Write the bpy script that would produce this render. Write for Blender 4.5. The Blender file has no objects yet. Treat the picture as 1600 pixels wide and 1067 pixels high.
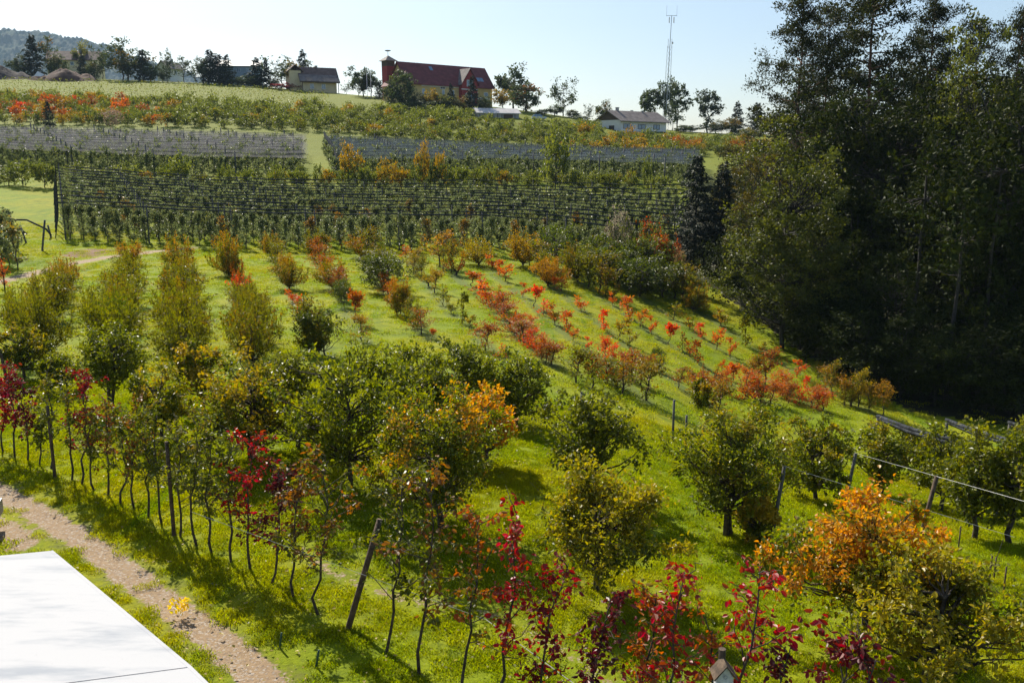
import bpy, math, random
import numpy as np

R = math.radians
SC = bpy.context.scene
COL = SC.collection
RNG = np.random.default_rng(7)
random.seed(7)

# ------------------------------------------------------------------ camera
PITCH, FPX, HC = R(11.5), 1400.0, 8.5
cam_d = bpy.data.cameras.new('camera'); cam = bpy.data.objects.new('camera', cam_d); COL.objects.link(cam)
cam_d.sensor_width = 36.0; cam_d.lens = 36.0 * FPX / 1600.0
cam_d.clip_start = 0.1; cam_d.clip_end = 20000
cam.location = (0, 0, HC); cam.rotation_euler = (R(90) - PITCH, 0, 0)
SC.camera = cam

# ------------------------------------------------------------------ sky, sun, exposure
SUN_AZ, SUN_EL = R(-29), R(40)           # azimuth from +Y towards +X, elevation
world = bpy.data.worlds.new('World'); SC.world = world; world.use_nodes = True
wn = world.node_tree.nodes; wl = world.node_tree.links
sky = wn.new('ShaderNodeTexSky'); sky.sky_type = 'NISHITA'; sky.sun_disc = False
sky.sun_elevation = SUN_EL; sky.sun_rotation = SUN_AZ
sky.air_density = 1.0; sky.dust_density = 1.4; sky.ozone_density = 1.6; sky.altitude = 300
bg = wn['Background']; bg.inputs['Strength'].default_value = 0.088
wl.new(sky.outputs['Color'], bg.inputs['Color'])
sun_d = bpy.data.lights.new('sun', 'SUN'); sun = bpy.data.objects.new('sun', sun_d); COL.objects.link(sun)
sun_d.energy = 5.0; sun_d.angle = R(0.53); sun_d.color = (1.0, 0.93, 0.80)
from mathutils import Vector, Matrix
sdir = Vector((math.sin(SUN_AZ) * math.cos(SUN_EL), math.cos(SUN_AZ) * math.cos(SUN_EL), math.sin(SUN_EL)))
sun.rotation_euler = sdir.to_track_quat('Z', 'Y').to_euler()
sun.location = (-60, 120, 140)
vs = SC.view_settings
vs.view_transform = 'Standard'; vs.look = 'None'; vs.gamma = 1.0; vs.exposure = 0.72; vs.use_curve_mapping = False
SC.cycles.max_bounces = 6; SC.cycles.transparent_max_bounces = 24
SC.cycles.diffuse_bounces = 3; SC.cycles.glossy_bounces = 2; SC.cycles.transmission_bounces = 4

# ------------------------------------------------------------------ terrain
PROF = [
 (-1.60, [3,14,25,40,66,90,120,135,142,190,225,290,330,400,600,3500], [0,0,0,0,.2,2,5,6.8,7.4,12.6,18,31,38.9,42,30,0]),
 (-0.62, [3,14,25,40,66,90,120,135,142,190,225,290,330,400,600,3500], [0,0,0,0,.1,1.8,4.9,6.6,7.2,12.4,17.8,30.9,38.7,42,30,0]),
 (-0.29, [3,14,40,66,88,125,138,146,185,225,290,320,350,420,600,3500], [0,0,0,-.1,-.1,2.2,4.6,6.5,10.4,17,28.8,34,36,34,20,0]),
 (0.00, [3,14,25,40,55,70,88,122,138,185,215,280,300,340,450,3500], [0,0,-.2,-.6,-.9,-.7,-.2,1.7,5.6,7.7,12,24,25.5,25.5,15,0]),
 (0.14, [3,14,25,40,55,70,88,105,122,140,185,215,270,300,400,3500], [0,0,-.6,-1.8,-2.6,-2.6,-1.2,-.2,1,5.2,6.8,9.7,17,18,10,0]),
 (0.21, [3,14,25,35,50,65,80,90,110,145,185,215,270,300,400,3500], [0,0,-1,-2.5,-4,-4.4,-3.8,-2.5,-.5,5,6.4,9,15.5,16.5,10,0]),
 (0.43, [3,14,20,30,40,50,60,80,120,200,270,300,400,3500], [0,-.1,-.7,-3,-5,-6,-6.2,-4,2,10,15,16,10,0]),
 (0.57, [3,14,20,30,40,50,60,80,120,200,270,300,400,3500], [0,-.2,-1,-3.5,-5.6,-6.5,-6.5,-5,1,9,14,15,10,0]),
 (1.60, [3,14,20,30,40,50,60,80,120,200,270,300,400,3500], [0,-.2,-1,-3.5,-5.8,-6.8,-6.8,-5.5,0,8,14,15,10,0]),
]
_TT = np.linspace(-1.6, 1.6, 161)
_LY = np.linspace(math.log(3), math.log(3500), 700)
_tab = np.array([np.interp(np.exp(_LY), p[1], p[2]) for p in PROF])
_Z = np.array([np.interp(_TT, [p[0] for p in PROF], _tab[:, j]) for j in range(len(_LY))]).T
def _smooth(a, n, axis):
    k = np.hanning(2 * n + 3)[1:-1]; k /= k.sum()
    pad = [(0, 0), (0, 0)]; pad[axis] = (n, n)
    return np.apply_along_axis(lambda m: np.convolve(m, k, 'valid'), axis, np.pad(a, pad, 'edge'))
_Z = _smooth(_smooth(_Z, 7, 0), 9, 1)
def ground_z(x, y):
    x = np.asarray(x, float); y = np.asarray(y, float)
    yy = np.clip(y, 3.01, 3490)
    t = np.clip(x / np.maximum(yy, 6.0), -1.599, 1.599)
    fi = (t + 1.6) / 3.2 * 160; fj = (np.log(yy) - _LY[0]) / (_LY[-1] - _LY[0]) * 699
    i = np.clip(fi.astype(int), 0, 159); j = np.clip(fj.astype(int), 0, 698)
    a = fi - i; b = fj - j
    z = (_Z[i, j] * (1 - a) * (1 - b) + _Z[i + 1, j] * a * (1 - b) + _Z[i, j + 1] * (1 - a) * b + _Z[i + 1, j + 1] * a * b)
    z = z + 0.05 * np.sin(x * .9 + y * .37) * np.sin(y * .71 - x * .23) * np.clip((y - 14) / 20, 0, 1)
    return z
def gz(x, y): return float(ground_z(x, y))
SP, CP = math.sin(PITCH), math.cos(PITCH)
def ray(u, v):
    a = (u - 800.0) / FPX; b = (533.5 - v) / FPX
    return np.array([a, CP + b * SP, -SP + b * CP])
def at(u, v, extra=0.0):
    """ground point seen at photograph pixel (u, v)"""
    d = ray(u, v); s = np.geomspace(4, 700, 6000)
    P = np.array([0, 0, HC]) + s[:, None] * d
    h = P[:, 2] - ground_z(P[:, 0], P[:, 1]) - extra
    k = np.argmax(h <= 0)
    if h[k] > 0: k = len(s) - 1
    p = P[k]; return np.array([p[0], p[1], gz(p[0], p[1]) + extra])
def at_y(u, y):
    """ground point in the direction of column u at forward distance y"""
    z = 0.0; x = 0.0
    for _ in range(6):
        dep = y * CP + (HC - z) * SP; x = (u - 800.0) / FPX * dep; z = gz(x, y)
    return np.array([x, y, z])
def depth(p): return p[1] * CP + (HC - p[2]) * SP
def mpp(p): return depth(p) / FPX
def top_z(p, v):
    b = (533.5 - v) / FPX
    return HC + (b * p[1] * CP - p[1] * SP) / (CP + b * SP)
def pt_y(u, v, y):
    """3-D point on the view ray at forward distance y (may hang above the ground)"""
    d = ray(u, v); s = y / d[1]; return np.array([0, 0, HC]) + s * d

# ------------------------------------------------------------------ helpers
def tag(o, label=None, cat=None, group=None, kind=None):
    if label: o['label'] = label
    if cat: o['category'] = cat
    if group: o['group'] = group
    if kind: o['kind'] = kind
    return o
def empty(name, loc, rz=0.0):
    o = bpy.data.objects.new(name, None); COL.objects.link(o); o.location = loc; o.rotation_euler = (0, 0, rz)
    o.empty_display_size = 0.3
    return o
def link(name, me, parent=None, loc=(0, 0, 0), rz=0.0, scale=None):
    o = bpy.data.objects.new(name, me); COL.objects.link(o); o.location = loc; o.rotation_euler = (0, 0, rz)
    if scale is not None: o.scale = scale
    if parent: o.parent = parent
    return o
ORD = ['', 'first', 'second', 'third', 'fourth', 'fifth', 'sixth', 'seventh', 'eighth', 'ninth', 'tenth', 'eleventh', 'twelfth',
       'thirteenth', 'fourteenth', 'fifteenth', 'sixteenth', 'seventeenth', 'eighteenth', 'nineteenth']
def ordinal(n):
    if n < 20: return ORD[n]
    tens = {2: 'twenty', 3: 'thirty', 4: 'forty', 5: 'fifty', 6: 'sixty', 7: 'seventy'}[n // 10]
    if n % 10 == 0: return tens[:-1] + 'ieth'
    return tens + '-' + ORD[n % 10]

class MB:
    """collects quads and triangles with material slots and leaf attributes"""
    def __init__(s): s.V = []; s.F = []; s.M = []; s.A = []; s.n = 0; s.T = []; s.TM = []
    def add(s, V, Q, mat=0, attr=None):
        V = np.asarray(V, float); Q = np.asarray(Q, int)
        s.V.append(V); s.F.append(Q + s.n); s.M.append(np.full(len(Q), mat))
        if attr is None: attr = np.tile([.5, .5, .5, 1.0], (len(V), 1))
        s.A.append(attr); s.n += len(V)
        return s
    def tri(s, V, T, mat=0):
        V = np.asarray(V, float); s.V.append(V); s.T.append(np.asarray(T, int) + s.n); s.TM.append(np.full(len(T), mat))
        s.A.append(np.tile([.5, .5, .5, 1.0], (len(V), 1))); s.n += len(V); return s
    def merge(s, o, M=None, jitter=None):
        for V, A in zip([np.concatenate(o.V)], [np.concatenate(o.A)]):
            if M is not None: V = V @ M[:3, :3].T + M[:3, 3]
            if jitter is not None:
                A = A.copy(); A[:, 3] = jitter
            base = s.n; s.V.append(V); s.A.append(A); s.n += len(V)
        if o.F:
            s.F.append(np.concatenate(o.F) + base); s.M.append(np.concatenate(o.M))
        if o.T:
            s.T.append(np.concatenate(o.T) + base); s.TM.append(np.concatenate(o.TM))
        return s
    def box(s, lo, hi, mat=0):
        x0, y0, z0 = lo; x1, y1, z1 = hi
        V = [(x0,y0,z0),(x1,y0,z0),(x1,y1,z0),(x0,y1,z0),(x0,y0,z1),(x1,y0,z1),(x1,y1,z1),(x0,y1,z1)]
        return s.add(V, [(0,3,2,1),(4,5,6,7),(0,1,5,4),(1,2,6,5),(2,3,7,6),(3,0,4,7)], mat)
    def tube(s, pts, rad, sides=6, mat=0, cap=True):
        pts = np.asarray(pts, float); rad = np.broadcast_to(np.asarray(rad, float), (len(pts),))
        tan = np.gradient(pts, axis=0); tan /= np.linalg.norm(tan, axis=1)[:, None] + 1e-9
        ref = np.array([0.0, 0, 1]) if abs(tan[0, 2]) < .9 else np.array([1.0, 0, 0])
        a = np.cross(tan, ref); a /= np.linalg.norm(a, axis=1)[:, None] + 1e-9
        b = np.cross(tan, a)
        th = np.linspace(0, 2 * np.pi, sides, endpoint=False)
        V = (pts[:, None, :] + rad[:, None, None] * (np.cos(th)[None, :, None] * a[:, None, :] + np.sin(th)[None, :, None] * b[:, None, :])).reshape(-1, 3)
        n = len(pts); i = np.arange(n - 1)[:, None] * sides; k = np.arange(sides)[None, :]; k2 = (k + 1) % sides
        Q = np.stack([i + k, i + k2, i + sides + k2, i + sides + k], -1).reshape(-1, 4)
        s.add(V, Q, mat)
        if cap and sides in (4, 6, 8):
            e = s.n - sides
            cs = [(0, 1, 2, 3)] if sides == 4 else [(0, 1, 2, 3), (0, 3, 4, 5)] if sides == 6 else [(0, 1, 2, 3), (0, 3, 4, 7), (4, 5, 6, 7)]
            s.F.append(np.array(cs) + e); s.M.append(np.full(len(cs), mat))
        return s
    def mesh(s, name, mats, smooth=False):
        me = bpy.data.meshes.new(name)
        V = np.concatenate(s.V).astype(np.float32)
        F = np.concatenate(s.F) if s.F else np.zeros((0, 4), int)
        T = np.concatenate(s.T) if s.T else np.zeros((0, 3), int)
        me.vertices.add(len(V)); me.vertices.foreach_set('co', V.ravel())
        li = np.concatenate([F.ravel(), T.ravel()]).astype(np.int32)
        me.loops.add(len(li)); me.loops.foreach_set('vertex_index', li)
        nf, nt = len(F), len(T)
        me.polygons.add(nf + nt)
        st = np.concatenate([np.arange(nf) * 4, nf * 4 + np.arange(nt) * 3]).astype(np.int32)
        me.polygons.foreach_set('loop_start', st)
        mi = np.concatenate(([np.concatenate(s.M)] if s.M else []) + ([np.concatenate(s.TM)] if s.TM else [])).astype(np.int32)
        me.polygons.foreach_set('material_index', mi)
        me.polygons.foreach_set('use_smooth', np.full(nf + nt, smooth))
        at_ = me.color_attributes.new('lc', 'FLOAT_COLOR', 'POINT')
        at_.data.foreach_set('color', np.concatenate(s.A).astype(np.float32).ravel())
        for m in mats: me.materials.append(m)
        me.update(calc_edges=True); me.validate(clean_customdata=False)
        return me
    def build(s, name, mats, parent=None, loc=(0, 0, 0), rz=0.0, smooth=False):
        return link(name, s.mesh(name, mats if isinstance(mats, (list, tuple)) else [mats], smooth), parent, loc, rz)

def unit(a): return a / (np.linalg.norm(a, axis=-1, keepdims=True) + 1e-9)
def leaves(mb, P, D, L, W, rng, clump=None, hn=None, mat=0, fold=.25, detail=False, up=.5, obj_rand=1.0):
    """P base points, D leaf directions; L, W length and width arrays"""
    n = len(P); D = unit(D)
    Nn = unit(rng.normal(size=(n, 3)) + np.array([0, 0, up * 2]))
    S = unit(np.cross(D, Nn)); Nn = np.cross(S, D)
    L = np.broadcast_to(L, (n,))[:, None] * (sz := rng.uniform(.5, 1.4, (n, 1))); W = np.broadcast_to(W, (n,))[:, None] * sz * rng.uniform(.8, 1.2, (n, 1))
    r = rng.random(n); c = rng.random(n) if clump is None else clump; h = np.full(n, .5) if hn is None else hn
    A = np.stack([r, c, h, np.full(n, obj_rand)], 1)
    if detail:
        bend = Nn * L * rng.uniform(-.25, .1, (n, 1))
        v = [P, P + D*L*.28 + S*W*.45 + Nn*W*fold, P + D*L*.68 + S*W*.42 + Nn*W*fold + bend*.5, P + D*L + bend,
             P + D*L*.68 - S*W*.42 + Nn*W*fold + bend*.5, P + D*L*.28 - S*W*.45 + Nn*W*fold]
        V = np.stack(v, 1).reshape(-1, 3); b = np.arange(n)[:, None] * 6
        Q = np.concatenate([b + [0, 1, 2, 3], b + [0, 3, 4, 5]]); mb.add(V, Q, mat, np.repeat(A, 6, 0))
    else:
        v = [P, P + D*L*.45 + S*W*.5 + Nn*W*fold, P + D*L, P + D*L*.45 - S*W*.5 + Nn*W*fold]
        V = np.stack(v, 1).reshape(-1, 3); b = np.arange(n)[:, None] * 4
        mb.add(V, b + [0, 1, 2, 3], mat, np.repeat(A, 4, 0))

# ------------------------------------------------------------------ materials
def new_mat(name):
    m = bpy.data.materials.new(name); m.use_nodes = True; nt = m.node_tree; nt.nodes.clear()
    out = nt.nodes.new('ShaderNodeOutputMaterial'); return m, nt, out
def N(nt, typ, **kw):
    n = nt.nodes.new(typ)
    for k, v in kw.items():
        if k == 'inp':
            for i, val in v.items(): n.inputs[i].default_value = val
        else: setattr(n, k, v)
    return n
def mixrgb(nt, fac, a, b, mode='MIX'):
    n = nt.nodes.new('ShaderNodeMix'); n.data_type = 'RGBA'; n.blend_type = mode
    for sock, val in ((n.inputs[0], fac), (n.inputs[6], a), (n.inputs[7], b)):
        if hasattr(val, 'is_output') or isinstance(val, bpy.types.NodeSocket): nt.links.new(val, sock)
        elif isinstance(val, (int, float)): sock.default_value = val
        else: sock.default_value = (*val[:3], 1)
    return n.outputs[2]
def math_(nt, op, a, b=None, c=None, clamp=False):
    n = nt.nodes.new('ShaderNodeMath'); n.operation = op; n.use_clamp = clamp
    for i, v in enumerate((a, b, c)):
        if v is None: continue
        if isinstance(v, bpy.types.NodeSocket): nt.links.new(v, n.inputs[i])
        else: n.inputs[i].default_value = v
    return n.outputs[0]
def noise(nt, scale, detail=4, rough=.55, vec=None):
    n = N(nt, 'ShaderNodeTexNoise', inp={'Scale': scale, 'Detail': detail, 'Roughness': rough})
    if vec is not None: nt.links.new(vec, n.inputs['Vector'])
    return n.outputs['Fac']
def ramp(nt, fac, lo, hi):
    n = N(nt, 'ShaderNodeMapRange', interpolation_type='SMOOTHSTEP', inp={'From Min': lo, 'From Max': hi})
    nt.links.new(fac, n.inputs[0]); return n.outputs[0]

def leaf_mat(name, g1, g2, trans=.42, rough=.42, spec=.5, tboost=1.6, soft=.18):
    m, nt, out = new_mat(name)
    a = N(nt, 'ShaderNodeAttribute', attribute_name='lc'); sep = N(nt, 'ShaderNodeSeparateColor'); nt.links.new(a.outputs['Color'], sep.inputs[0])
    r, c, h = sep.outputs[0], sep.outputs[1], sep.outputs[2]
    oi = N(nt, 'ShaderNodeObjectInfo')
    alpha = oi.outputs['Alpha']; ocol = oi.outputs['Color']
    green = mixrgb(nt, r, g1, g2)
    # object randomness: small brightness drift
    br = math_(nt, 'MULTIPLY_ADD', oi.outputs['Random'], .35, .82)
    v = N(nt, 'ShaderNodeHueSaturation'); nt.links.new(green, v.inputs['Color']); nt.links.new(br, v.inputs['Value'])
    # turned leaves: tops and some clumps first
    s = math_(nt, 'ADD', math_(nt, 'MULTIPLY', c, .55), math_(nt, 'MULTIPLY', math_(nt, 'SUBTRACT', 1.0, h), .27))
    s = math_(nt, 'ADD', s, math_(nt, 'MULTIPLY', r, .18))
    d = math_(nt, 'SUBTRACT', alpha, s)
    turned = ramp(nt, d, -soft * .5, soft * .5)
    dark = N(nt, 'ShaderNodeHueSaturation', inp={'Hue': .535, 'Saturation': .95, 'Value': .62}); nt.links.new(ocol, dark.inputs['Color'])
    aut = mixrgb(nt, r, ocol, dark.outputs[0])
    base = mixrgb(nt, turned, v.outputs[0], aut)
    p = N(nt, 'ShaderNodeBsdfPrincipled', inp={'Roughness': rough, 'Specular IOR Level': spec}); nt.links.new(base, p.inputs['Base Color'])
    tr = N(nt, 'ShaderNodeBsdfTranslucent')
    tb = N(nt, 'ShaderNodeHueSaturation', inp={'Hue': .49, 'Saturation': 1.12, 'Value': tboost}); nt.links.new(base, tb.inputs['Color'])
    nt.links.new(tb.outputs[0], tr.inputs['Color'])
    mx = N(nt, 'ShaderNodeMixShader', inp={0: trans}); nt.links.new(p.outputs[0], mx.inputs[1]); nt.links.new(tr.outputs[0], mx.inputs[2])
    nt.links.new(mx.outputs[0], out.inputs['Surface']); return m

def plain(name, col, rough=.7, var=.25, scale=6.0, metal=0.0, spec=.4, bump=0.0, col2=None):
    m, nt, out = new_mat(name)
    tc = N(nt, 'ShaderNodeTexCoord')
    f = noise(nt, scale, 5, .6, tc.outputs['Object'])
    c2 = col2 or tuple(max(0, x * (1 - var * 1.6)) for x in col); c1 = tuple(min(1, x * (1 + var * .5)) for x in col)
    c = mixrgb(nt, ramp(nt, f, .3, .7), c2, c1)
    p = N(nt, 'ShaderNodeBsdfPrincipled', inp={'Roughness': rough, 'Metallic': metal, 'Specular IOR Level': spec}); nt.links.new(c, p.inputs['Base Color'])
    if bump:
        b = N(nt, 'ShaderNodeBump', inp={'Strength': bump, 'Distance': .03}); nt.links.new(noise(nt, scale * 6, 4, .6, tc.outputs['Object']), b.inputs['Height'])
        nt.links.new(b.outputs[0], p.inputs['Normal'])
    nt.links.new(p.outputs[0], out.inputs['Surface']); return m

M = {}
M['bark'] = plain('bark', (.10, .078, .058), .9, .45, 9, bump=.5)
M['bark_grey'] = plain('bark_grey', (.055, .048, .042), .9, .4, 9, bump=.5)
M['bark_pine'] = plain('bark_pine', (.20, .10, .055), .9, .4, 3)
M['post_wood'] = plain('post_wood', (.12, .08, .05), .85, .4, 8, bump=.4)
M['post_grey'] = plain('post_grey', (.13, .125, .12), .8, .35, 3)
M['wire'] = plain('wire', (.62, .62, .58), .35, .1, 4, metal=.6)
M['net_dark'] = plain('net_dark', (.055, .060, .070), .9, .5, 5, bump=.3, spec=.1)
M['leaf_pear'] = leaf_mat('leaf_pear', (.052, .078, .006), (.175, .185, .010), .40, .42, .36, 2.0)
M['leaf_apple'] = leaf_mat('leaf_apple', (.050, .078, .006), (.175, .185, .010), .40, .43, .36, 2.0)
M['leaf_plum'] = leaf_mat('leaf_plum', (.075, .092, .007), (.160, .155, .010), .45, .5, .3, 1.8)
M['leaf_net'] = leaf_mat('leaf_net', (.080, .108, .040), (.19, .22, .09), .40, .46, .45)
M['leaf_hill'] = leaf_mat('leaf_hill', (.085, .115, .020), (.165, .18, .03), .42, .5, .4)
M['leaf_forest'] = leaf_mat('leaf_forest', (.013, .023, .005), (.040, .050, .008), .22, .6, .10)
M['leaf_edge_sunlit'] = leaf_mat('leaf_edge_sunlit', (.024, .038, .007), (.075, .085, .011), .32, .5, .3)  # lighter copy of the forest leaf: sunlight on the edge trees put into colour
M['leaf_far'] = leaf_mat('leaf_far', (.035, .055, .022), (.075, .095, .03), .35, .55, .35)
M['needle_pine'] = leaf_mat('needle_pine', (.016, .026, .009), (.045, .048, .014), .25, .6, .10)
M['needle_spruce'] = leaf_mat('needle_spruce', (.016, .026, .014), (.035, .045, .020), .15, .6, .3)

# lawn blades share the ground's colour pattern through world position
def grass_colour(nt, pos):
    n1 = noise(nt, .16, 3, .55, pos); n2 = noise(nt, 1.3, 4, .6, pos)
    mp = N(nt, 'ShaderNodeMapping', inp={'Scale': (.75, .10, .3), 'Rotation': (0, 0, .12)}); nt.links.new(pos, mp.inputs['Vector'])
    n3 = noise(nt, 1.0, 4, .6, mp.outputs[0])
    c = mixrgb(nt, ramp(nt, n1, .32, .68), (.220, .285, .004), (.325, .318, .004))
    c = mixrgb(nt, ramp(nt, n3, .52, .70), c, (.165, .240, .005))
    c = mixrgb(nt, ramp(nt, n2, .45, .75), c, (.150, .200, .010))
    return c
def grass_mat():
    m, nt, out = new_mat('grass_blades')
    g = N(nt, 'ShaderNodeNewGeometry')
    c = grass_colour(nt, g.outputs['Position'])
    a = N(nt, 'ShaderNodeAttribute', attribute_name='lc'); sep = N(nt, 'ShaderNodeSeparateColor'); nt.links.new(a.outputs['Color'], sep.inputs[0])
    hsv = N(nt, 'ShaderNodeHueSaturation'); nt.links.new(c, hsv.inputs['Color'])
    nt.links.new(math_(nt, 'MULTIPLY_ADD', sep.outputs[0], .6, .7), hsv.inputs['Value'])
    nt.links.new(math_(nt, 'MULTIPLY_ADD', sep.outputs[1], .04, .475), hsv.inputs['Hue'])
    p = N(nt, 'ShaderNodeBsdfPrincipled', inp={'Roughness': .6, 'Specular IOR Level': .12}); nt.links.new(hsv.outputs[0], p.inputs['Base Color'])
    tr = N(nt, 'ShaderNodeBsdfTranslucent')
    tb = N(nt, 'ShaderNodeHueSaturation', inp={'Value': 1.7, 'Saturation': 1.1}); nt.links.new(hsv.outputs[0], tb.inputs['Color']); nt.links.new(tb.outputs[0], tr.inputs['Color'])
    mx = N(nt, 'ShaderNodeMixShader', inp={0: .45}); nt.links.new(p.outputs[0], mx.inputs[1]); nt.links.new(tr.outputs[0], mx.inputs[2])
    nt.links.new(mx.outputs[0], out.inputs['Surface']); return m
M['grass'] = grass_mat()

def ground_mat():
    m, nt, out = new_mat('ground')
    g = N(nt, 'ShaderNodeNewGeometry'); pos = g.outputs['Position']
    grass = grass_colour(nt, pos)
    fine = noise(nt, 9, 6, .7, pos)
    grass = mixrgb(nt, ramp(nt, fine, .3, .75), mixrgb(nt, 1.0, grass, (.62, .66, .6), 'MULTIPLY'), grass)
    a = N(nt, 'ShaderNodeAttribute', attribute_name='mask'); sep = N(nt, 'ShaderNodeSeparateColor'); nt.links.new(a.outputs['Color'], sep.inputs[0])
    a2 = N(nt, 'ShaderNodeAttribute', attribute_name='mask2'); sep2 = N(nt, 'ShaderNodeSeparateColor'); nt.links.new(a2.outputs['Color'], sep2.inputs[0])
    rough_n = noise(nt, 2.6, 6, .68, pos); fin2 = noise(nt, 14, 5, .7, pos)
    # gravel track
    vor = N(nt, 'ShaderNodeTexVoronoi', inp={'Scale': 26.0}); nt.links.new(pos, vor.inputs['Vector'])
    gravel = mixrgb(nt, noise(nt, .8, 4, .6, pos), (.27, .185, .105), (.38, .27, .165))
    gs = N(nt, 'ShaderNodeSeparateColor'); nt.links.new(vor.outputs['Color'], gs.inputs[0])
    gravel = mixrgb(nt, math_(nt, 'MULTIPLY', ramp(nt, gs.outputs[0], .6, .95), .5), gravel, (.50, .47, .43))
    gravel = mixrgb(nt, math_(nt, 'MULTIPLY', ramp(nt, gs.outputs[1], .72, .97), .5), gravel, (.16, .13, .11))
    tm = math_(nt, 'ADD', sep.outputs[0], math_(nt, 'MULTIPLY', math_(nt, 'SUBTRACT', math_(nt, 'ADD', math_(nt, 'MULTIPLY', rough_n, .6), math_(nt, 'MULTIPLY', fin2, .4)), .5), 1.9))
    dry = mixrgb(nt, fin2, (.20, .18, .04), (.13, .16, .02))
    wm = math_(nt, 'ADD', sep.outputs[1], math_(nt, 'MULTIPLY', math_(nt, 'SUBTRACT', rough_n, .5), 1.4))
    col = mixrgb(nt, math_(nt, 'MULTIPLY', ramp(nt, wm, .45, .75), .75), grass, dry)
    col = mixrgb(nt, ramp(nt, tm, .42, .58), col, gravel)
    st_ = math_(nt, 'ADD', sep2.outputs[2], math_(nt, 'MULTIPLY', math_(nt, 'SUBTRACT', rough_n, .5), 1.1))
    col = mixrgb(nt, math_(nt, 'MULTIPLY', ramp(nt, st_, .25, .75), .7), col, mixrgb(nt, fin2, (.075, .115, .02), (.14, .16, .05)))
    # forest floor
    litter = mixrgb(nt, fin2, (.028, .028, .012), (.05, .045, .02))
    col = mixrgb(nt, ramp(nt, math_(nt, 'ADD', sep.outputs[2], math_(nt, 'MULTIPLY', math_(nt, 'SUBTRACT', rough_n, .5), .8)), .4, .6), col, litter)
    # far meadow: cooler, paler grass
    mead = mixrgb(nt, noise(nt, .25, 4, .6, pos), (.115, .150, .007), (.175, .185, .009))
    col = mixrgb(nt, sep2.outputs[0], col, mead)
    earth = mixrgb(nt, fin2, (.17, .10, .06), (.27, .17, .11))
    col = mixrgb(nt, ramp(nt, math_(nt, 'ADD', sep2.outputs[1], math_(nt, 'MULTIPLY', math_(nt, 'SUBTRACT', rough_n, .5), .8)), .4, .6), col, earth)
    p = N(nt, 'ShaderNodeBsdfPrincipled', inp={'Roughness': .9, 'Specular IOR Level': .15}); nt.links.new(col, p.inputs['Base Color'])
    b = N(nt, 'ShaderNodeBump', inp={'Strength': .7, 'Distance': .06}); nt.links.new(noise(nt, 11, 6, .75, pos), b.inputs['Height']); nt.links.new(b.outputs[0], p.inputs['Normal'])
    nt.links.new(p.outputs[0], out.inputs['Surface']); return m
M['ground'] = ground_mat()

# ------------------------------------------------------------------ ground sheet
def seg_dist(X, Y, pl):
    d = np.full(X.shape, 1e9)
    for (a, b) in zip(pl[:-1], pl[1:]):
        ax, ay = a[:2]; bx, by = b[:2]; dx, dy = bx - ax, by - ay
        t = np.clip(((X - ax) * dx + (Y - ay) * dy) / (dx * dx + dy * dy + 1e-9), 0, 1)
        d = np.minimum(d, np.hypot(X - ax - t * dx, Y - ay - t * dy))
    return d
def in_poly(X, Y, poly):
    ins = np.zeros(X.shape, bool); n = len(poly)
    for i in range(n):
        x0, y0 = poly[i][:2]; x1, y1 = poly[(i + 1) % n][:2]
        c = ((y0 > Y) != (y1 > Y)) & (X < (x1 - x0) * (Y - y0) / (y1 - y0 + 1e-12) + x0)
        ins ^= c
    return ins
track_px = [(-420, 640), (-200, 690), (-30, 752), (60, 800), (140, 850), (225, 915), (320, 985), (405, 1055), (470, 1120), (540, 1220)]
rut_px = [(-300, 720), (-100, 785), (0, 825), (35, 848)]
soil_px = [(455, 855), (540, 905), (640, 938), (740, 952), (820, 985), (900, 1030), (960, 1075), (1030, 1130)]
lane_px = [(-60, 452), (30, 433), (90, 418), (150, 405), (215, 397), (300, 387)]
TRACK = [at(*p) for p in track_px]; RUT = [at(*p) for p in rut_px]; SOIL = [at(*p) for p in soil_px]; LANE = [at(*p) for p in lane_px]
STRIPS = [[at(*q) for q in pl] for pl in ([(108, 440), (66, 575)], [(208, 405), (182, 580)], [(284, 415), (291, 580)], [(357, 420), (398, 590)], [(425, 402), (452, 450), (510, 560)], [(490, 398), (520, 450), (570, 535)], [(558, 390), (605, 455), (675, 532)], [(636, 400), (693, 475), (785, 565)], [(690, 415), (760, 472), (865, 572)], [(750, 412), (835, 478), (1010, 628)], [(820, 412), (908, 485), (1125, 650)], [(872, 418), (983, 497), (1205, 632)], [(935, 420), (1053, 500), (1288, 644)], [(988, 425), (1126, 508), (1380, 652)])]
FOREST_EDGE = [at(*p) for p in [(1050, 395), (1100, 438), (1150, 476), (1200, 512), (1260, 556), (1330, 598), (1420, 640), (1500, 655), (1650, 668)]]
FOREST_POLY = [tuple(p[:2]) for p in FOREST_EDGE] + [(60, 60), (120, 60), (120, 190), (40, 190), (18, 100)]
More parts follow.
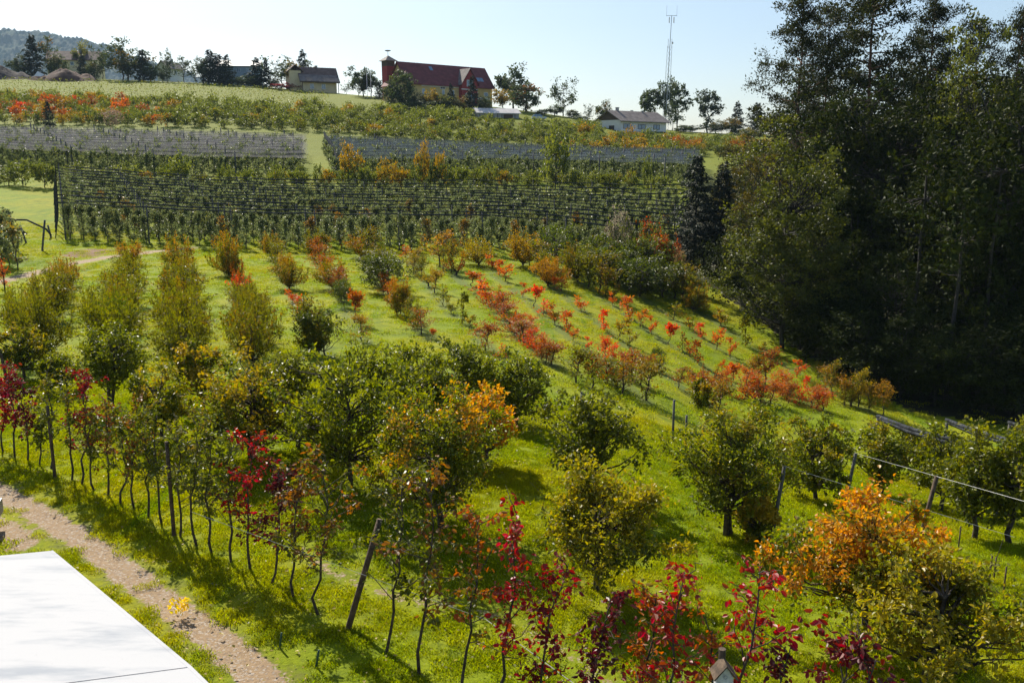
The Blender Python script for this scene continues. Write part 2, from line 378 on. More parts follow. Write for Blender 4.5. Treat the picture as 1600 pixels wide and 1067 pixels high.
def build_ground():
    NT, NY = 440, 520
    t = np.linspace(-1.6, 1.6, NT); t = t * (.55 + .45 * np.abs(t) / 1.6)
    y = np.concatenate([np.geomspace(1.5, 130, 360), np.geomspace(131, 420, 120), np.geomspace(430, 5200, 40)])
    T, Y = np.meshgrid(t, y, indexing='ij'); X = T * (Y + 8)
    Z = ground_z(X, Y)
    dT = seg_dist(X, Y, TRACK); dR = seg_dist(X, Y, RUT); dS = seg_dist(X, Y, SOIL); dL = seg_dist(X, Y, LANE)
    dL2 = seg_dist(X, Y, [at(128, 398), at(150, 392)])
    rut = np.clip(1.15 - dT / .52, 0, 1) ; rut2 = np.clip(1.1 - dR / .75, 0, 1) * .85
    Z -= .05 * np.clip(rut, 0, 1)
    tr = np.maximum.reduce([rut, rut2, np.clip(1 - dS / .45, 0, 1) * .56, np.clip(1.1 - dL / 1.4, 0, 1) * .8, np.clip(1.2 - dL2 / 2.5, 0, 1) * .0])
    worn = np.maximum.reduce([np.clip(.95 - np.minimum(dT, dR) / 1.3, 0, 1), np.clip(1 - dS / 1.3, 0, 1) * .5, np.clip(1 - dL / 3.5, 0, 1) * .6])
    fo = in_poly(X, Y, FOREST_POLY).astype(float)
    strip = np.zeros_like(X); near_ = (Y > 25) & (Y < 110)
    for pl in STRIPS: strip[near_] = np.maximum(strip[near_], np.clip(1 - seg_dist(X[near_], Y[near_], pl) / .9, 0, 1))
    far = np.clip((Y - 120) / 60, 0, 1)
    em = np.clip(1.2 - dL2 / 2.2, 0, 1)
    n = NT * NY
    V = np.stack([X, Y, Z], -1).reshape(-1, 3)
    i = np.arange(NT - 1)[:, None] * NY; j = np.arange(NY - 1)[None, :]
    Q = np.stack([i + j, i + NY + j, i + NY + j + 1, i + j + 1], -1).reshape(-1, 4)
    mb = MB(); mb.add(V, Q, 0); me = mb.mesh('ground', [M['ground']], True)
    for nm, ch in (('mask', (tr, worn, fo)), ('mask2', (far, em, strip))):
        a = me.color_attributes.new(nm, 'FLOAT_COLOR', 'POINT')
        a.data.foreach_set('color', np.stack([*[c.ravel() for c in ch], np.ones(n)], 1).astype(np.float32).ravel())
    o = link('ground', me); tag(o, 'grassy hillside lawn between the orchard rows with a gravel track', None, None, 'structure')
    return o
GROUND = build_ground()

# ------------------------------------------------------------------ grass: tufts scattered over the sheet by geometry nodes
def grass_patch(name, size, nb, h, w, seed):
    rng = np.random.default_rng(seed); mb = MB()
    P = np.zeros((nb, 3)); P[:, :2] = rng.uniform(-size / 2, size / 2, (nb, 2))
    keep = np.hypot(P[:, 0], P[:, 1]) < size * .6; P = P[keep]; n = len(P)
    D = unit(rng.normal(size=(n, 3)) * [.55, .55, .1] + [0, 0, 1]); H = h * rng.uniform(.5, 1.4, (n, 1))
    S = unit(np.cross(D, rng.normal(size=(n, 3)))); B = unit(rng.normal(size=(n, 3)) * [1, 1, .1])
    Wd = w * rng.uniform(.6, 1.3, (n, 1)); mid = P + D * H * .55; tip = P + D * H + B * H * .35
    V = np.stack([P - S * Wd, P + S * Wd, mid + S * Wd * .8, tip], 1).reshape(-1, 3)
    A = np.repeat(np.stack([rng.random(n), rng.random(n), rng.random(n), np.ones(n)], 1), 4, 0)
    mb.add(V, np.arange(n)[:, None] * 4 + [0, 1, 2, 3], 0, A)
    return mb.mesh(name, [M['grass']])
def scatter(name, label, area_me, patch_objs_me, density, smin, smax, seed):
    o = link(name, area_me); tag(o, label, 'grass', None, 'stuff')
    ng = bpy.data.node_groups.new(name, 'GeometryNodeTree')
    ng.interface.new_socket('Geometry', in_out='INPUT', socket_type='NodeSocketGeometry')
    ng.interface.new_socket('Geometry', in_out='OUTPUT', socket_type='NodeSocketGeometry')
    gi = ng.nodes.new('NodeGroupInput'); go = ng.nodes.new('NodeGroupOutput')
    ds = ng.nodes.new('GeometryNodeDistributePointsOnFaces'); ds.inputs['Density'].default_value = density; ds.inputs['Seed'].default_value = seed
    na = ng.nodes.new('GeometryNodeInputNamedAttribute'); na.data_type = 'FLOAT'; na.inputs[0].default_value = 'dens'
    mm = ng.nodes.new('ShaderNodeMath'); mm.operation = 'MULTIPLY'; mm.inputs[1].default_value = density
    ng.links.new(na.outputs[0], mm.inputs[0]); ng.links.new(mm.outputs[0], ds.inputs['Density'])
    ng.links.new(gi.outputs[0], ds.inputs['Mesh'])
    inst = ng.nodes.new('GeometryNodeInstanceOnPoints'); ng.links.new(ds.outputs['Points'], inst.inputs['Points'])
    oi = ng.nodes.new('GeometryNodeObjectInfo'); oi.inputs['Object'].default_value = patch_objs_me; ng.links.new(oi.outputs['Geometry'], inst.inputs['Instance'])
    rr = ng.nodes.new('FunctionNodeRandomValue'); rr.data_type = 'FLOAT_VECTOR'; rr.inputs[0].default_value = (-.08, -.08, 0); rr.inputs[1].default_value = (.08, .08, 6.283)
    ng.links.new(rr.outputs[0], inst.inputs['Rotation'])
    rs = ng.nodes.new('FunctionNodeRandomValue'); rs.data_type = 'FLOAT'; rs.inputs[2].default_value = smin; rs.inputs[3].default_value = smax
    ng.links.new(rs.outputs[1], inst.inputs['Scale'])
    ng.links.new(inst.outputs[0], go.inputs[0])
    md = o.modifiers.new('scatter', 'NODES'); md.node_group = ng
    return o
def area_mesh(name, y0, y1, ny, nt, tmax=.72):
    t = np.linspace(-tmax, tmax, nt); y = np.geomspace(y0, y1, ny)
    T, Y = np.meshgrid(t, y, indexing='ij'); X = T * (Y + 3); Z = ground_z(X, Y) - .01
    dT = seg_dist(X, Y, TRACK); dR = seg_dist(X, Y, RUT); dS = seg_dist(X, Y, SOIL); dL = seg_dist(X, Y, LANE)
    dens = np.clip((dT - .30) / .5, .02, 1) * np.clip((dR - .4) / .8, .04, 1) * np.clip((dS - .1) / .6, .15, 1) * np.clip((dL - .8) / 1.2, 0, 1)
    dens *= 1 - in_poly(X, Y, FOREST_POLY) * .9
    for pl in STRIPS: dens *= np.clip(seg_dist(X, Y, pl) / .8, .25, 1)
    V = np.stack([X, Y, Z], -1).reshape(-1, 3)
    i = np.arange(nt - 1)[:, None] * ny; j = np.arange(ny - 1)[None, :]
    Q = np.stack([i + j, i + ny + j, i + ny + j + 1, i + j + 1], -1).reshape(-1, 4)
    mb = MB(); mb.add(V, Q, 0); me = mb.mesh(name, [M['grass']])
    a = me.attributes.new('dens', 'FLOAT', 'POINT'); a.data.foreach_set('value', dens.ravel().astype(np.float32))
    return me
def patch_holder(name, me):
    o = bpy.data.objects.new(name, me)      # not linked to the scene: only instanced by the scatter
    return o
scatter('near_grass', 'short green grass growing on the lawn below the front row of saplings',
        area_mesh('near_grass', 6.5, 34, 130, 160), patch_holder('grass_tuft', grass_patch('grass_tuft', .42, 190, .060, .0046, 3)), 14.0, .6, 1.45, 5)
scatter('meadow_grass', 'yellow green turf between the rows of plum bushes',
        area_mesh('meadow_grass', 33, 96, 110, 140), patch_holder('turf_tuft', grass_patch('turf_tuft', 1.1, 170, .075, .011, 4)), 1.5, .7, 1.3, 6)

# ------------------------------------------------------------------ tree builders: each returns (wood MB, crown MB) at unit place, real metres
def curve_pts(a, b, n, sag, rng, wob=.05):
    t = np.linspace(0, 1, n)[:, None]; a = np.asarray(a, float); b = np.asarray(b, float)
    p = a + (b - a) * t; L = np.linalg.norm(b - a)
    p[:, 2] += (sag * L * (t * (1 - t)) * 4)[:, 0]
    w = rng.normal(size=(n, 3)) * wob * L / n ** .5; w[0] = 0; w[-1] = 0
    return p + w
def round_tree(rng, H, width, trunk_h, nclump=46, per=70, leafL=.10, leafW=.06, r0=.07, clump_r=.16, upright=.0, detail=False, bare=0, top_bias=0., stems=1, lean=(0, 0), flat=1.0, wob=.05):
    wood, crown = MB(), MB()
    cz = trunk_h + (H - trunk_h) * .5; rz = (H - trunk_h) * .5; rx = width * .5
    tops = []
    for s in range(stems):
        ang = rng.uniform(0, 6.28); off = .10 * width * (s > 0)
        base = np.array([math.cos(ang) * off * .6, math.sin(ang) * off * .6, -.08])
        top = np.array([math.cos(ang) * off * 1.6 + lean[0], math.sin(ang) * off * 1.6 + lean[1], trunk_h + (H - trunk_h) * .62])
        tp = curve_pts(base, top, 7, 0, rng, wob); wood.tube(tp, np.linspace(r0, r0 * .28, 7), 7); tops.append(tp)
    # lopsided envelope
    ph = rng.uniform(0, 6.28, 4)
    C = []
    while len(C) < nclump:
        d = unit(rng.normal(size=3)); rr = rng.uniform(.25, 1) ** .45
        th = math.atan2(d[1], d[0]); k = 1 + .20 * math.sin(2 * th + ph[0]) + .16 * math.sin(3 * th + ph[1] + 2 * d[2]) + .12 * math.sin(5 * d[2] + ph[2])
        c = d * rr * k * np.array([rx, rx, rz * flat])
        if c[2] < -rz * .55 and rr < .6: continue
        c += [lean[0], lean[1], cz]
        if c[2] < trunk_h * .75: continue
        C.append(c)
    C = np.array(C)
    for q, c in enumerate(C):
        tp = tops[q % stems]
        h = np.clip(c[2] - np.hypot(*(c[:2] - np.array(lean))) * .8, trunk_h * .7, H * .75)
        k = int(np.clip(np.searchsorted(tp[:, 2], h), 1, 6)); a = tp[k]
        bp = curve_pts(a, c, 5, -.06 + .1 * upright, rng, .12)
        L = np.linalg.norm(c - a); wood.tube(bp, np.linspace(min(r0 * .42, .02 + L * .012), r0 * .07, 5), 4, cap=False)
    cr = clump_r * width
    n = per; PN, DN, CN = [], [], []
    for q, c in enumerate(C):
        m = int(n * rng.uniform(.55, 1.35)); f = cr * rng.uniform(.65, 1.3)
        p = rng.normal(size=(m, 3)) * np.array([.55, .55, .45 + .3 * upright]) * f
        # twigs: pull leaves to a few twig lines for gaps
        tw = unit(rng.normal(size=(6, 3)) + [0, 0, .3 + upright]) ; ti = rng.integers(0, 6, m)
        al = rng.uniform(0, 1.25, (m, 1)) * f
        p = p * .45 + tw[ti] * al
        PN.append(c + p); DN.append(tw[ti] * .8 + rng.normal(size=(m, 3)) * .8 + [0, 0, -.25 + upright]); CN.append(np.full(m, rng.random()))
        if detail or q % 2 == 0:
            for w in tw[:3]: wood.tube([c, c + w * f * .9], [r0 * .06 + .002, .002], 3, cap=False)
    P = np.concatenate(PN); Dd = np.concatenate(DN); Cc = np.concatenate(CN)
    hn = np.clip((P[:, 2] - trunk_h) / max(.1, H - trunk_h), 0, 1)
    leaves(crown, P, Dd, leafL, leafW, rng, Cc, hn, detail=detail)
    for _ in range(bare):
        a = tops[0][4]; d = unit(np.array([rng.normal(), rng.normal(), .5])); b = a + d * width * .7
        wood.tube(curve_pts(a, b, 6, -.1, rng, .2), np.linspace(r0 * .3, r0 * .05, 6), 4, cap=False)
    return wood, crown
def shoot_bush(rng, H, width, nshoot=34, per=46, leafL=.15, leafW=.05, trunk=.28):
    """vase-shaped plum bush: fans of upright shoots"""
    wood, crown = MB(), MB()
    wood.tube([(0, 0, -.08), (0, 0, trunk)], [.07, .06], 6)
    PN, DN, CN = [], [], []
    lop = rng.uniform(0, 6.28)
    for i in range(nshoot):
        th = i * 2.4 + rng.uniform(-.4, .4); low = rng.random() < .38; f = rng.uniform(.12, 1) ** .7
        f *= 1 + .22 * math.cos(th - lop)
        L = (H * (1 - .22 * f * f) * rng.uniform(.72, 1.06) if not low else H * rng.uniform(.38, .68)) - trunk
        base = np.array([math.cos(th) * .05, math.sin(th) * .05, trunk * .8]); rr = f * width * (.46 if not low else .50)
        e = np.array([math.cos(th) * rr, math.sin(th) * rr, trunk + L]) + rng.normal(size=3) * .05 * width
        k = np.array([math.cos(th) * rr * .92, math.sin(th) * rr * .92, trunk + L * .28])
        t = np.linspace(0, 1, 6)[:, None]; pts = (1 - t) ** 2 * base + 2 * t * (1 - t) * k + t ** 2 * e
        wood.tube(pts, np.linspace(.022, .004, 6), 3, cap=False)
        m = int(per * rng.uniform(.6, 1.3)); tt = rng.uniform(.16, 1.0, m)[:, None] ** .85
        p = (1 - tt) ** 2 * base + 2 * tt * (1 - tt) * k + tt ** 2 * e
        side = rng.normal(size=(m, 3)) * [1, 1, .5]
        PN.append(p + side * .040 * width * (1.35 - 1.0 * tt)); DN.append(side * .45 + unit(e - k) * 1.3); CN.append(np.full(m, rng.random()))
    P = np.concatenate(PN); hn = np.clip(P[:, 2] / H, 0, 1)
    leaves(crown, P, np.concatenate(DN), leafL, leafW, rng, np.concatenate(CN), hn, up=.1)
    return wood, crown
def sapling(rng, H, width, nbr=7, per=26, leafL=.13, leafW=.055, trunk=.4, r0=.03, spread=.5):
    """thin orchard sapling with a bare stem and an open head"""
    wood, crown = MB(), MB()
    top = np.array([rng.normal() * .08, rng.normal() * .08, H * .8])
    tp = curve_pts((0, 0, -.08), top, 6, 0, rng, .05); wood.tube(tp, np.linspace(r0, r0 * .35, 6), 5)
    PN, DN, CN = [], [], []
    for i in range(nbr):
        th = i * 2.4 + rng.uniform(-.5, .5); k = int(rng.integers(1, 6)); a = tp[k]; sp_ = spread * (1.15 - .13 * k)
        e = a + np.array([math.cos(th) * width * sp_ * rng.uniform(.4, 1), math.sin(th) * width * sp_ * rng.uniform(.4, 1), H * rng.uniform(.10, .38)])
        e[2] = min(e[2], H * rng.uniform(.85, 1.03)); bp = curve_pts(a, e, 5, .05, rng, .1); wood.tube(bp, np.linspace(r0 * .5, .004, 5), 3, cap=False)
        m = int(per * rng.uniform(.3, 1.6)); t = rng.uniform(.15, 1.05, m)
        idx = np.clip(t * 4, 0, 3.999); i0 = idx.astype(int); fr = (idx - i0)[:, None]
        p = bp[i0] * (1 - fr) + bp[np.minimum(i0 + 1, 4)] * fr + rng.normal(size=(m, 3)) * .07 * width
        PN.append(p); DN.append(rng.normal(size=(m, 3)) + [0, 0, .1] + unit(e - a) * .6); CN.append(np.full(m, rng.random()))
    P = np.concatenate(PN); hn = np.clip(P[:, 2] / H, 0, 1)
    leaves(crown, P, np.concatenate(DN), leafL, leafW, rng, np.concatenate(CN), hn)
    return wood, crown
def pine(rng, H, width, first=.42, nbr=34, per=150, leafL=.30, leafW=.05, r0=.24):
    wood, crown = MB(), MB()
    tp = curve_pts((0, 0, -.3), (rng.normal() * .5, rng.normal() * .5, H * .97), 12, 0, rng, .015)
    wood.tube(tp, np.linspace(r0, .05, 12), 7)
    PN, DN, CN = [], [], []
    for i in range(nbr):
        f = first + (1 - first) * (i + rng.random()) / nbr; th = i * 2.4 + rng.uniform(-.6, .6)
        idx = f * 11; k = min(int(idx), 10); a = tp[k] * (1 - (idx - k)) + tp[k + 1] * (idx - k)
        Lb = width * .5 * (1 - ((f - first) / (1 - first)) ** 2.2 * .62) * rng.uniform(.5, 1.2)
        d = np.array([math.cos(th), math.sin(th), rng.uniform(-.02, .55)]); e = a + d * Lb
        bp = curve_pts(a, e, 6, -.06, rng, .12); wood.tube(bp, np.linspace(.06, .015, 6), 4, cap=False)
        for c in range(4):
            cc = bp[2 + c] + rng.normal(size=3) * [.35, .35, .15]; s = .20 * width * .5 * rng.uniform(.6, 1.25)
            if c < 3 and rng.random() < .25: continue
            m = int(per * rng.uniform(.5, 1.1) / 3)
            p = rng.normal(size=(m, 3)) * [.5, .5, .33] * s; cl = rng.random()
            PN.append(cc + p); DN.append(p / s * [1, 1, .6] + rng.normal(size=(m, 3)) * .7 + [0, 0, .6]); CN.append(np.full(m, cl))
    P = np.concatenate(PN); hn = np.clip(P[:, 2] / H, 0, 1)
    leaves(crown, P, np.concatenate(DN), leafL, leafW, rng, np.concatenate(CN), hn, fold=.1, up=.1)
    return wood, crown
def spruce(rng, H, width, first=.06, nw=34, per=34, leafL=.34, leafW=.10, r0=.16):
    wood, crown = MB(), MB()
    wood.tube([(0, 0, -.2), (0, 0, H * .98)], [r0, .02], 6)
    PN, DN, CN = [], [], []
    for i in range(nw):
        f = first + (1 - first) * (i + .5) / nw; z = f * H; Lb = width * .5 * min(1, 1.75 * (1 - f)) ** .9 * rng.uniform(.85, 1.15) + .1
        for b in range(7):
            th = b * .9 + i * 1.3 + rng.uniform(-.25, .25); L = Lb * rng.uniform(.6, 1.2); z = f * H + rng.normal() * H / nw * .8
            d = np.array([math.cos(th), math.sin(th), -.22]); m = max(8, int(per * (.35 + L / (width * .5))))
            t = rng.uniform(.1, 1.02, m)[:, None]; side = np.array([-math.sin(th), math.cos(th), 0])
            p = np.array([0, 0, z]) + d * L * t + side * rng.normal(size=(m, 1)) * L * .16 * (1.1 - t) + np.array([0, 0, 1]) * (rng.normal(size=(m, 1)) * .035 * H * .3 - .05 * L * (1 - t) + .25 * L * t * t)
            PN.append(p); DN.append(d + side * rng.normal(size=(m, 1)) * .9 + rng.normal(size=(m, 3)) * .35 + [0, 0, -.45]); CN.append(np.full(m, rng.random()))
            if b % 2 == 0: wood.tube([(0, 0, z), np.array([0, 0, z]) + d * L * .9], [.025, .006], 3, cap=False)
    P = np.concatenate(PN); hn = np.clip(P[:, 2] / H, 0, 1)
    leaves(crown, P, np.concatenate(DN), leafL, leafW, rng, np.concatenate(CN), hn, up=.3)
    return wood, crown
def espalier(rng, H, lean, nlat=9, per=13, leafL=.105, leafW=.062, r0=.022, start=.3, lat=1.0):
    """young pear of the front row: crooked stem, short laterals, hanging leaves"""
    wood, crown = MB(), MB()
    top = np.array([lean[0], lean[1], H])
    n = 9; tp = curve_pts((0, 0, -.06), top, n, 0, rng, .045); tp[:, 0] += np.sin(np.linspace(0, 3.1, n)) * rng.normal() * .06; tp[:, 1] += np.sin(np.linspace(0, 3.1, n)) * rng.normal() * .05
    wood.tube(tp, np.linspace(r0, .006, n), 6)
    PN, DN, CN, HN = [], [], [], []
    def along(bp, m, cl, h0, spread=.05):
        ns = max(2, m // 6); t = np.clip(rng.uniform(.15, 1.0, ns)[rng.integers(0, ns, m)] + rng.normal(size=m) * .012, .05, 1.0); idx = np.clip(t * (len(bp) - 1), 0, len(bp) - 1.001); i0 = idx.astype(int); fr = (idx - i0)[:, None]
        p = bp[i0] * (1 - fr) + bp[i0 + 1] * fr
        dr = rng.normal(size=(m, 3)) * [.9, .9, .5] + [0, 0, -.45]
        PN.append(p + unit(dr) * .03 + rng.normal(size=(m, 3)) * spread); DN.append(dr); CN.append(np.full(m, cl)); HN.append(np.clip(p[:, 2] / H, 0, 1))
    for i in range(nlat):
        f = start + (1 - start) * (i + rng.random() * .8) / nlat; idx = f * (n - 1); k = min(int(idx), n - 2); a = tp[k] * (1 - idx + k) + tp[k + 1] * (idx - k)
        th = rng.choice([0, math.pi]) + math.radians(-42) + rng.normal() * .55     # mostly along the row
        L = lat * H * rng.uniform(.10, .26) * (1.3 - .8 * f)
        e = a + np.array([math.cos(th) * L, math.sin(th) * L, L * rng.uniform(.1, 1.1)])
        bp = curve_pts(a, e, 5, .08, rng, .12); wood.tube(bp, np.linspace(.010, .003, 5), 4, cap=False)
        along(bp, int(per * rng.uniform(.6, 1.5)), rng.random(), f)
    along(tp[int(n * start) + 1:], int(per * 2.4), rng.random(), .8, .04)
    leaves(crown, np.concatenate(PN), np.concatenate(DN), leafL, leafW, rng, np.concatenate(CN), np.concatenate(HN), detail=True, up=.15, fold=.18)
    return wood, crown

class Proto:
    """one wood mesh + one crown mesh, placed as thing > trunk, crown"""
    def __init__(s, pair, H, W, wood_mat, leaf_mat_, name):
        s.H, s.W = H, W
        s.wood = pair[0].mesh(name + '_trunk', [wood_mat], True); s.crown = pair[1].mesh(name + '_crown', [leaf_mat_])
def plant(name, proto, p, H, W, label, cat, color=None, group=None, rz=None):
    t = empty(name, tuple(p), RNG.uniform(0, 6.28) if rz is None else rz)
    t.scale = (W / proto.W, W / proto.W, H / proto.H)
    link('trunk', proto.wood, t); c = link('crown', proto.crown, t)
    c.color = color if color else (.3, .2, .03, 0.0)
    tag(t, label, cat, group); return t
def single(pair, wood_mat, leaf_m, name):
    mb = MB(); w, c = pair
    mb.merge(w); base = MB(); base.V = c.V; base.A = c.A; base.n = c.n; base.F = c.F; base.T = c.T; base.TM = c.TM
    base.M = [np.ones_like(m) for m in c.M]; mb.merge(base)
    return mb, mb.mesh(name, [wood_mat, leaf_m])

# ------------------------------------------------------------------ palette of turned leaves (colour, share of leaves turned)
PAL = {
 'g': (.10, .12, .012, .25), 'o': (.19, .14, .010, .32), 'b': (.30, .15, .010, .50), 'y': (.34, .20, .015, .70),
 'm': (.33, .085, .012, .72), 'r': (.52, .115, .012, .88), 'R': (.62, .050, .012, 1.1), 'k': (.06, .085, .014, .3),
}
CNAME = {'g': 'dark green', 'o': 'olive green', 'b': 'brown tinged', 'y': 'yellow orange', 'm': 'rusty', 'r': 'orange red', 'R': 'bright red', 'k': 'deep green'}

# ------------------------------------------------------------------ plum rows on the lawn: (row, kind, u, v base, v top, width px, colour)
ROWS = [
 (1,'b',105,448,392,46,'b'),(1,'b',92,474,408,60,'o'),(1,'b',75,502,424,74,'o'),(1,'b',30,520,440,50,'g'),(1,'b',66,562,446,92,'o'),
 (2,'b',208,414,371,40,'b'),(2,'b',200,452,390,54,'o'),(2,'b',194,478,408,66,'o'),(2,'b',186,506,424,76,'o'),(2,'b',178,536,440,80,'o'),(2,'b',182,566,442,88,'g'),
 (3,'b',283,426,358,50,'b'),(3,'b',286,466,400,62,'o'),(3,'b',285,490,414,70,'o'),(3,'b',284,516,428,76,'o'),(3,'b',287,540,446,78,'o'),(3,'b',291,566,464,84,'g'),
 (4,'b',357,430,357,48,'b'),(4,'b',376,437,402,26,'m'),(4,'b',373,454,428,42,'R'),(4,'b',384,480,432,54,'o'),(4,'b',390,504,440,62,'o'),(4,'b',394,536,450,72,'o'),(4,'b',396,572,456,80,'o'),
 (5,'b',425,406,369,22,'b'),(5,'b',434,420,385,27,'o'),(5,'b',452,452,404,36,'b'),(5,'s',460,472,449,24,'r'),(5,'s',467,489,466,20,'R'),(5,'b',484,550,479,52,'o'),(5,'b',508,556,488,42,'g'),
 (6,'b',488,403,361,24,'o'),(6,'b',508,402,372,22,'b'),(6,'b',500,420,387,30,'m'),(6,'b',520,452,400,40,'b'),(6,'b',528,462,428,26,'m'),(6,'b',538,480,448,20,'k'),(6,'s',555,505,458,36,'m'),(6,'b',566,534,498,28,'b'),
 (7,'b',555,394,367,30,'b'),(7,'b',573,410,364,38,'o'),(7,'b',590,434,395,50,'o'),(7,'b',606,458,405,44,'g'),(7,'b',599,462,432,20,'r'),(7,'b',620,492,436,30,'b'),(7,'b',637,495,454,22,'b'),(7,'b',646,512,472,30,'o'),(7,'b',658,523,486,30,'m'),(7,'s',675,530,514,16,'r'),
 (8,'s',635,403,384,24,'r'),(8,'b',646,428,393,30,'y'),(8,'b',657,434,405,22,'o'),(8,'b',679,458,424,26,'y'),(8,'s',693,478,446,22,'o'),(8,'s',722,507,460,26,'k'),(8,'s',734,514,493,20,'y'),(8,'s',744,522,506,14,'r'),(8,'b',758,548,508,36,'m'),(8,'s',781,563,538,24,'r'),
 (9,'b',687,418,369,40,'y'),(9,'b',704,428,384,26,'o'),(9,'b',713,430,399,28,'m'),(9,'s',737,447,426,40,'r'),(9,'s',760,474,440,40,'r'),(9,'b',786,490,460,36,'m'),(9,'b',797,507,484,36,'r'),(9,'b',806,524,500,42,'m'),(9,'b',828,520,497,26,'r'),(9,'b',838,553,523,32,'R'),(9,'b',862,570,540,38,'m'),
 (10,'b',748,415,369,40,'y'),(10,'s',770,420,397,30,'r'),(10,'s',790,440,414,26,'r'),(10,'s',817,465,442,22,'r'),(10,'s',835,480,449,28,'R'),(10,'s',867,507,471,28,'m'),(10,'s',886,518,488,30,'r'),(10,'s',917,548,527,16,'R'),(10,'b',945,568,529,20,'R'),(10,'b',957,578,544,26,'R'),(10,'s',978,574,552,22,'r'),(10,'b',1000,602,560,36,'m'),(10,'b',1010,626,566,54,'b'),
 (11,'b',817,415,367,42,'y'),(11,'b',840,428,384,36,'o'),(11,'b',856,448,404,38,'y'),(11,'s',866,454,434,16,'r'),(11,'s',878,455,434,22,'r'),(11,'s',908,485,459,24,'r'),(11,'s',943,517,486,22,'R'),(11,'s',966,531,494,30,'y'),(11,'s',983,545,513,28,'y'),(11,'b',1028,580,548,18,'k'),(11,'s',1076,602,576,20,'m'),(11,'b',1097,630,590,36,'m'),(11,'b',1122,648,600,40,'b'),
 (12,'b',872,420,364,42,'g'),(12,'b',902,440,388,42,'o'),(12,'b',936,458,398,46,'o'),(12,'b',956,468,438,27,'b'),(12,'s',957,477,455,14,'r'),(12,'s',983,498,465,32,'r'),(12,'s',1018,525,494,20,'r'),(12,'s',1045,540,507,30,'R'),(12,'s',1067,548,520,18,'m'),(12,'s',1090,568,534,24,'m'),(12,'s',1127,580,562,10,'R'),(12,'s',1145,602,570,32,'r'),(12,'b',1180,630,594,44,'m'),(12,'b',1204,630,598,34,'r'),
 (13,'b',935,424,374,42,'g'),(13,'b',966,444,394,46,'g'),(13,'b',1000,464,413,48,'g'),(13,'s',1053,500,473,32,'b'),(13,'s',1095,527,506,22,'R'),(13,'s',1120,547,514,24,'r'),(13,'s',1141,559,527,22,'r'),(13,'b',1195,600,551,34,'m'),(13,'b',1222,618,586,36,'r'),(13,'s',1250,634,606,20,'R'),(13,'s',1258,614,589,16,'R'),(13,'b',1285,642,614,32,'r'),
 (12,'b',1110,612,574,34,'m'),(12,'b',1165,618,582,36,'r'),(13,'b',1232,630,600,30,'m'),(13,'b',1268,636,608,30,'r'),(13,'b',1175,596,566,26,'b'),(11,'b',1060,606,578,26,'m'),(10,'b',900,598,548,46,'o'),(10,'b',925,606,562,44,'b'),(10,'b',986,596,556,40,'m'),(14,'b',1320,634,596,28,'b'),(9,'b',820,536,506,34,'m'),(9,'b',775,482,452,32,'m'),(9,'b',845,562,530,32,'r'),
 (14,'b',985,429,384,46,'g'),(14,'b',1008,440,384,52,'g'),(14,'b',1036,464,416,46,'g'),(14,'b',1066,470,419,40,'o'),(14,'b',1082,486,444,32,'b'),(14,'s',1126,508,479,28,'y'),(14,'s',1165,542,499,26,'o'),(14,'s',1190,556,536,16,'y'),(14,'s',1245,590,562,30,'r'),(14,'b',1278,592,568,24,'o'),(14,'b',1301,624,574,36,'b'),(14,'b',1341,636,585,28,'y'),(14,'b',1361,626,608,18,'b'),(14,'b',1379,650,606,30,'y'),
]
def full_bush(seed, n):
    rng = np.random.default_rng(seed); w, c = shoot_bush(rng, 3.2, 2.4, n, 78, .15, .055); hf = rng.uniform(.6, .82)
    w2, c2 = round_tree(rng, 3.2 * hf, 2.35, .15, 26, 52, .15, .06, .05, .15, .5); w.merge(w2); c.merge(c2); return w, c
BUSH = [Proto(full_bush(100 + i, 18 + 2 * i), 3.2, 2.4, M['bark'], M['leaf_plum'], 'plum_bush') for i in range(10)]
SMALLB = [Proto(shoot_bush(np.random.default_rng(130 + i), 1.8, 1.5, 18, 26, .12, .05, .35), 1.8, 1.5, M['bark'], M['leaf_plum'], 'small_plum_bush') for i in range(4)]
M['leaf_dark'] = leaf_mat('leaf_dark', (.032, .054, .007), (.095, .112, .010), .36, .45, .4, 1.9)
RBUSH = [Proto(round_tree(np.random.default_rng(140 + i), 3.0, 2.6, .35, 36, 62, .17, .08, .06, .15, .25), 3.0, 2.6, M['bark'], M['leaf_dark'], 'round_plum_bush') for i in range(4)]
IBUSH = [Proto(sapling(np.random.default_rng(160 + i), 2.4, 2.0, 17, 52, .15, .06, .3, .05, .52), 2.4, 2.0, M['bark'], M['leaf_plum'], 'open_plum_bush') for i in range(6)]
SAP = [Proto(sapling(np.random.default_rng(150 + i), 1.5, 1.2, 7 + i % 3, 28 + 4 * (i % 3), .17, .08), 1.5, 1.2, M['bark'], M['leaf_plum'], 'plum_sapling') for i in range(6)]
ROWS = sorted(ROWS, key=lambda q: (q[0], q[3]))
_fill = []
for (a, b) in zip(ROWS[:-1], ROWS[1:]):
    if a[0] != b[0]: continue
    gap = math.hypot(a[2] - b[2], a[3] - b[3])
    if a[1] == b[1] and gap > (12 if a[1] == 'b' else 24) and (a[1] == 'b' or RNG.random() < .5):
        f = RNG.uniform(.42, .58); mixv = [a[i] * (1 - f) + b[i] * f for i in range(2, 6)]; hh = (mixv[1] - mixv[2]) * RNG.uniform(.7, .95)
        _fill.append((a[0], a[1], mixv[0] + RNG.normal() * 2, mixv[1], mixv[1] - hh, mixv[3] * RNG.uniform(.75, .95), a[6] if RNG.random() < .5 else b[6]))
ROWS = sorted(ROWS + _fill, key=lambda q: (q[0], q[3]))
cnt = {}
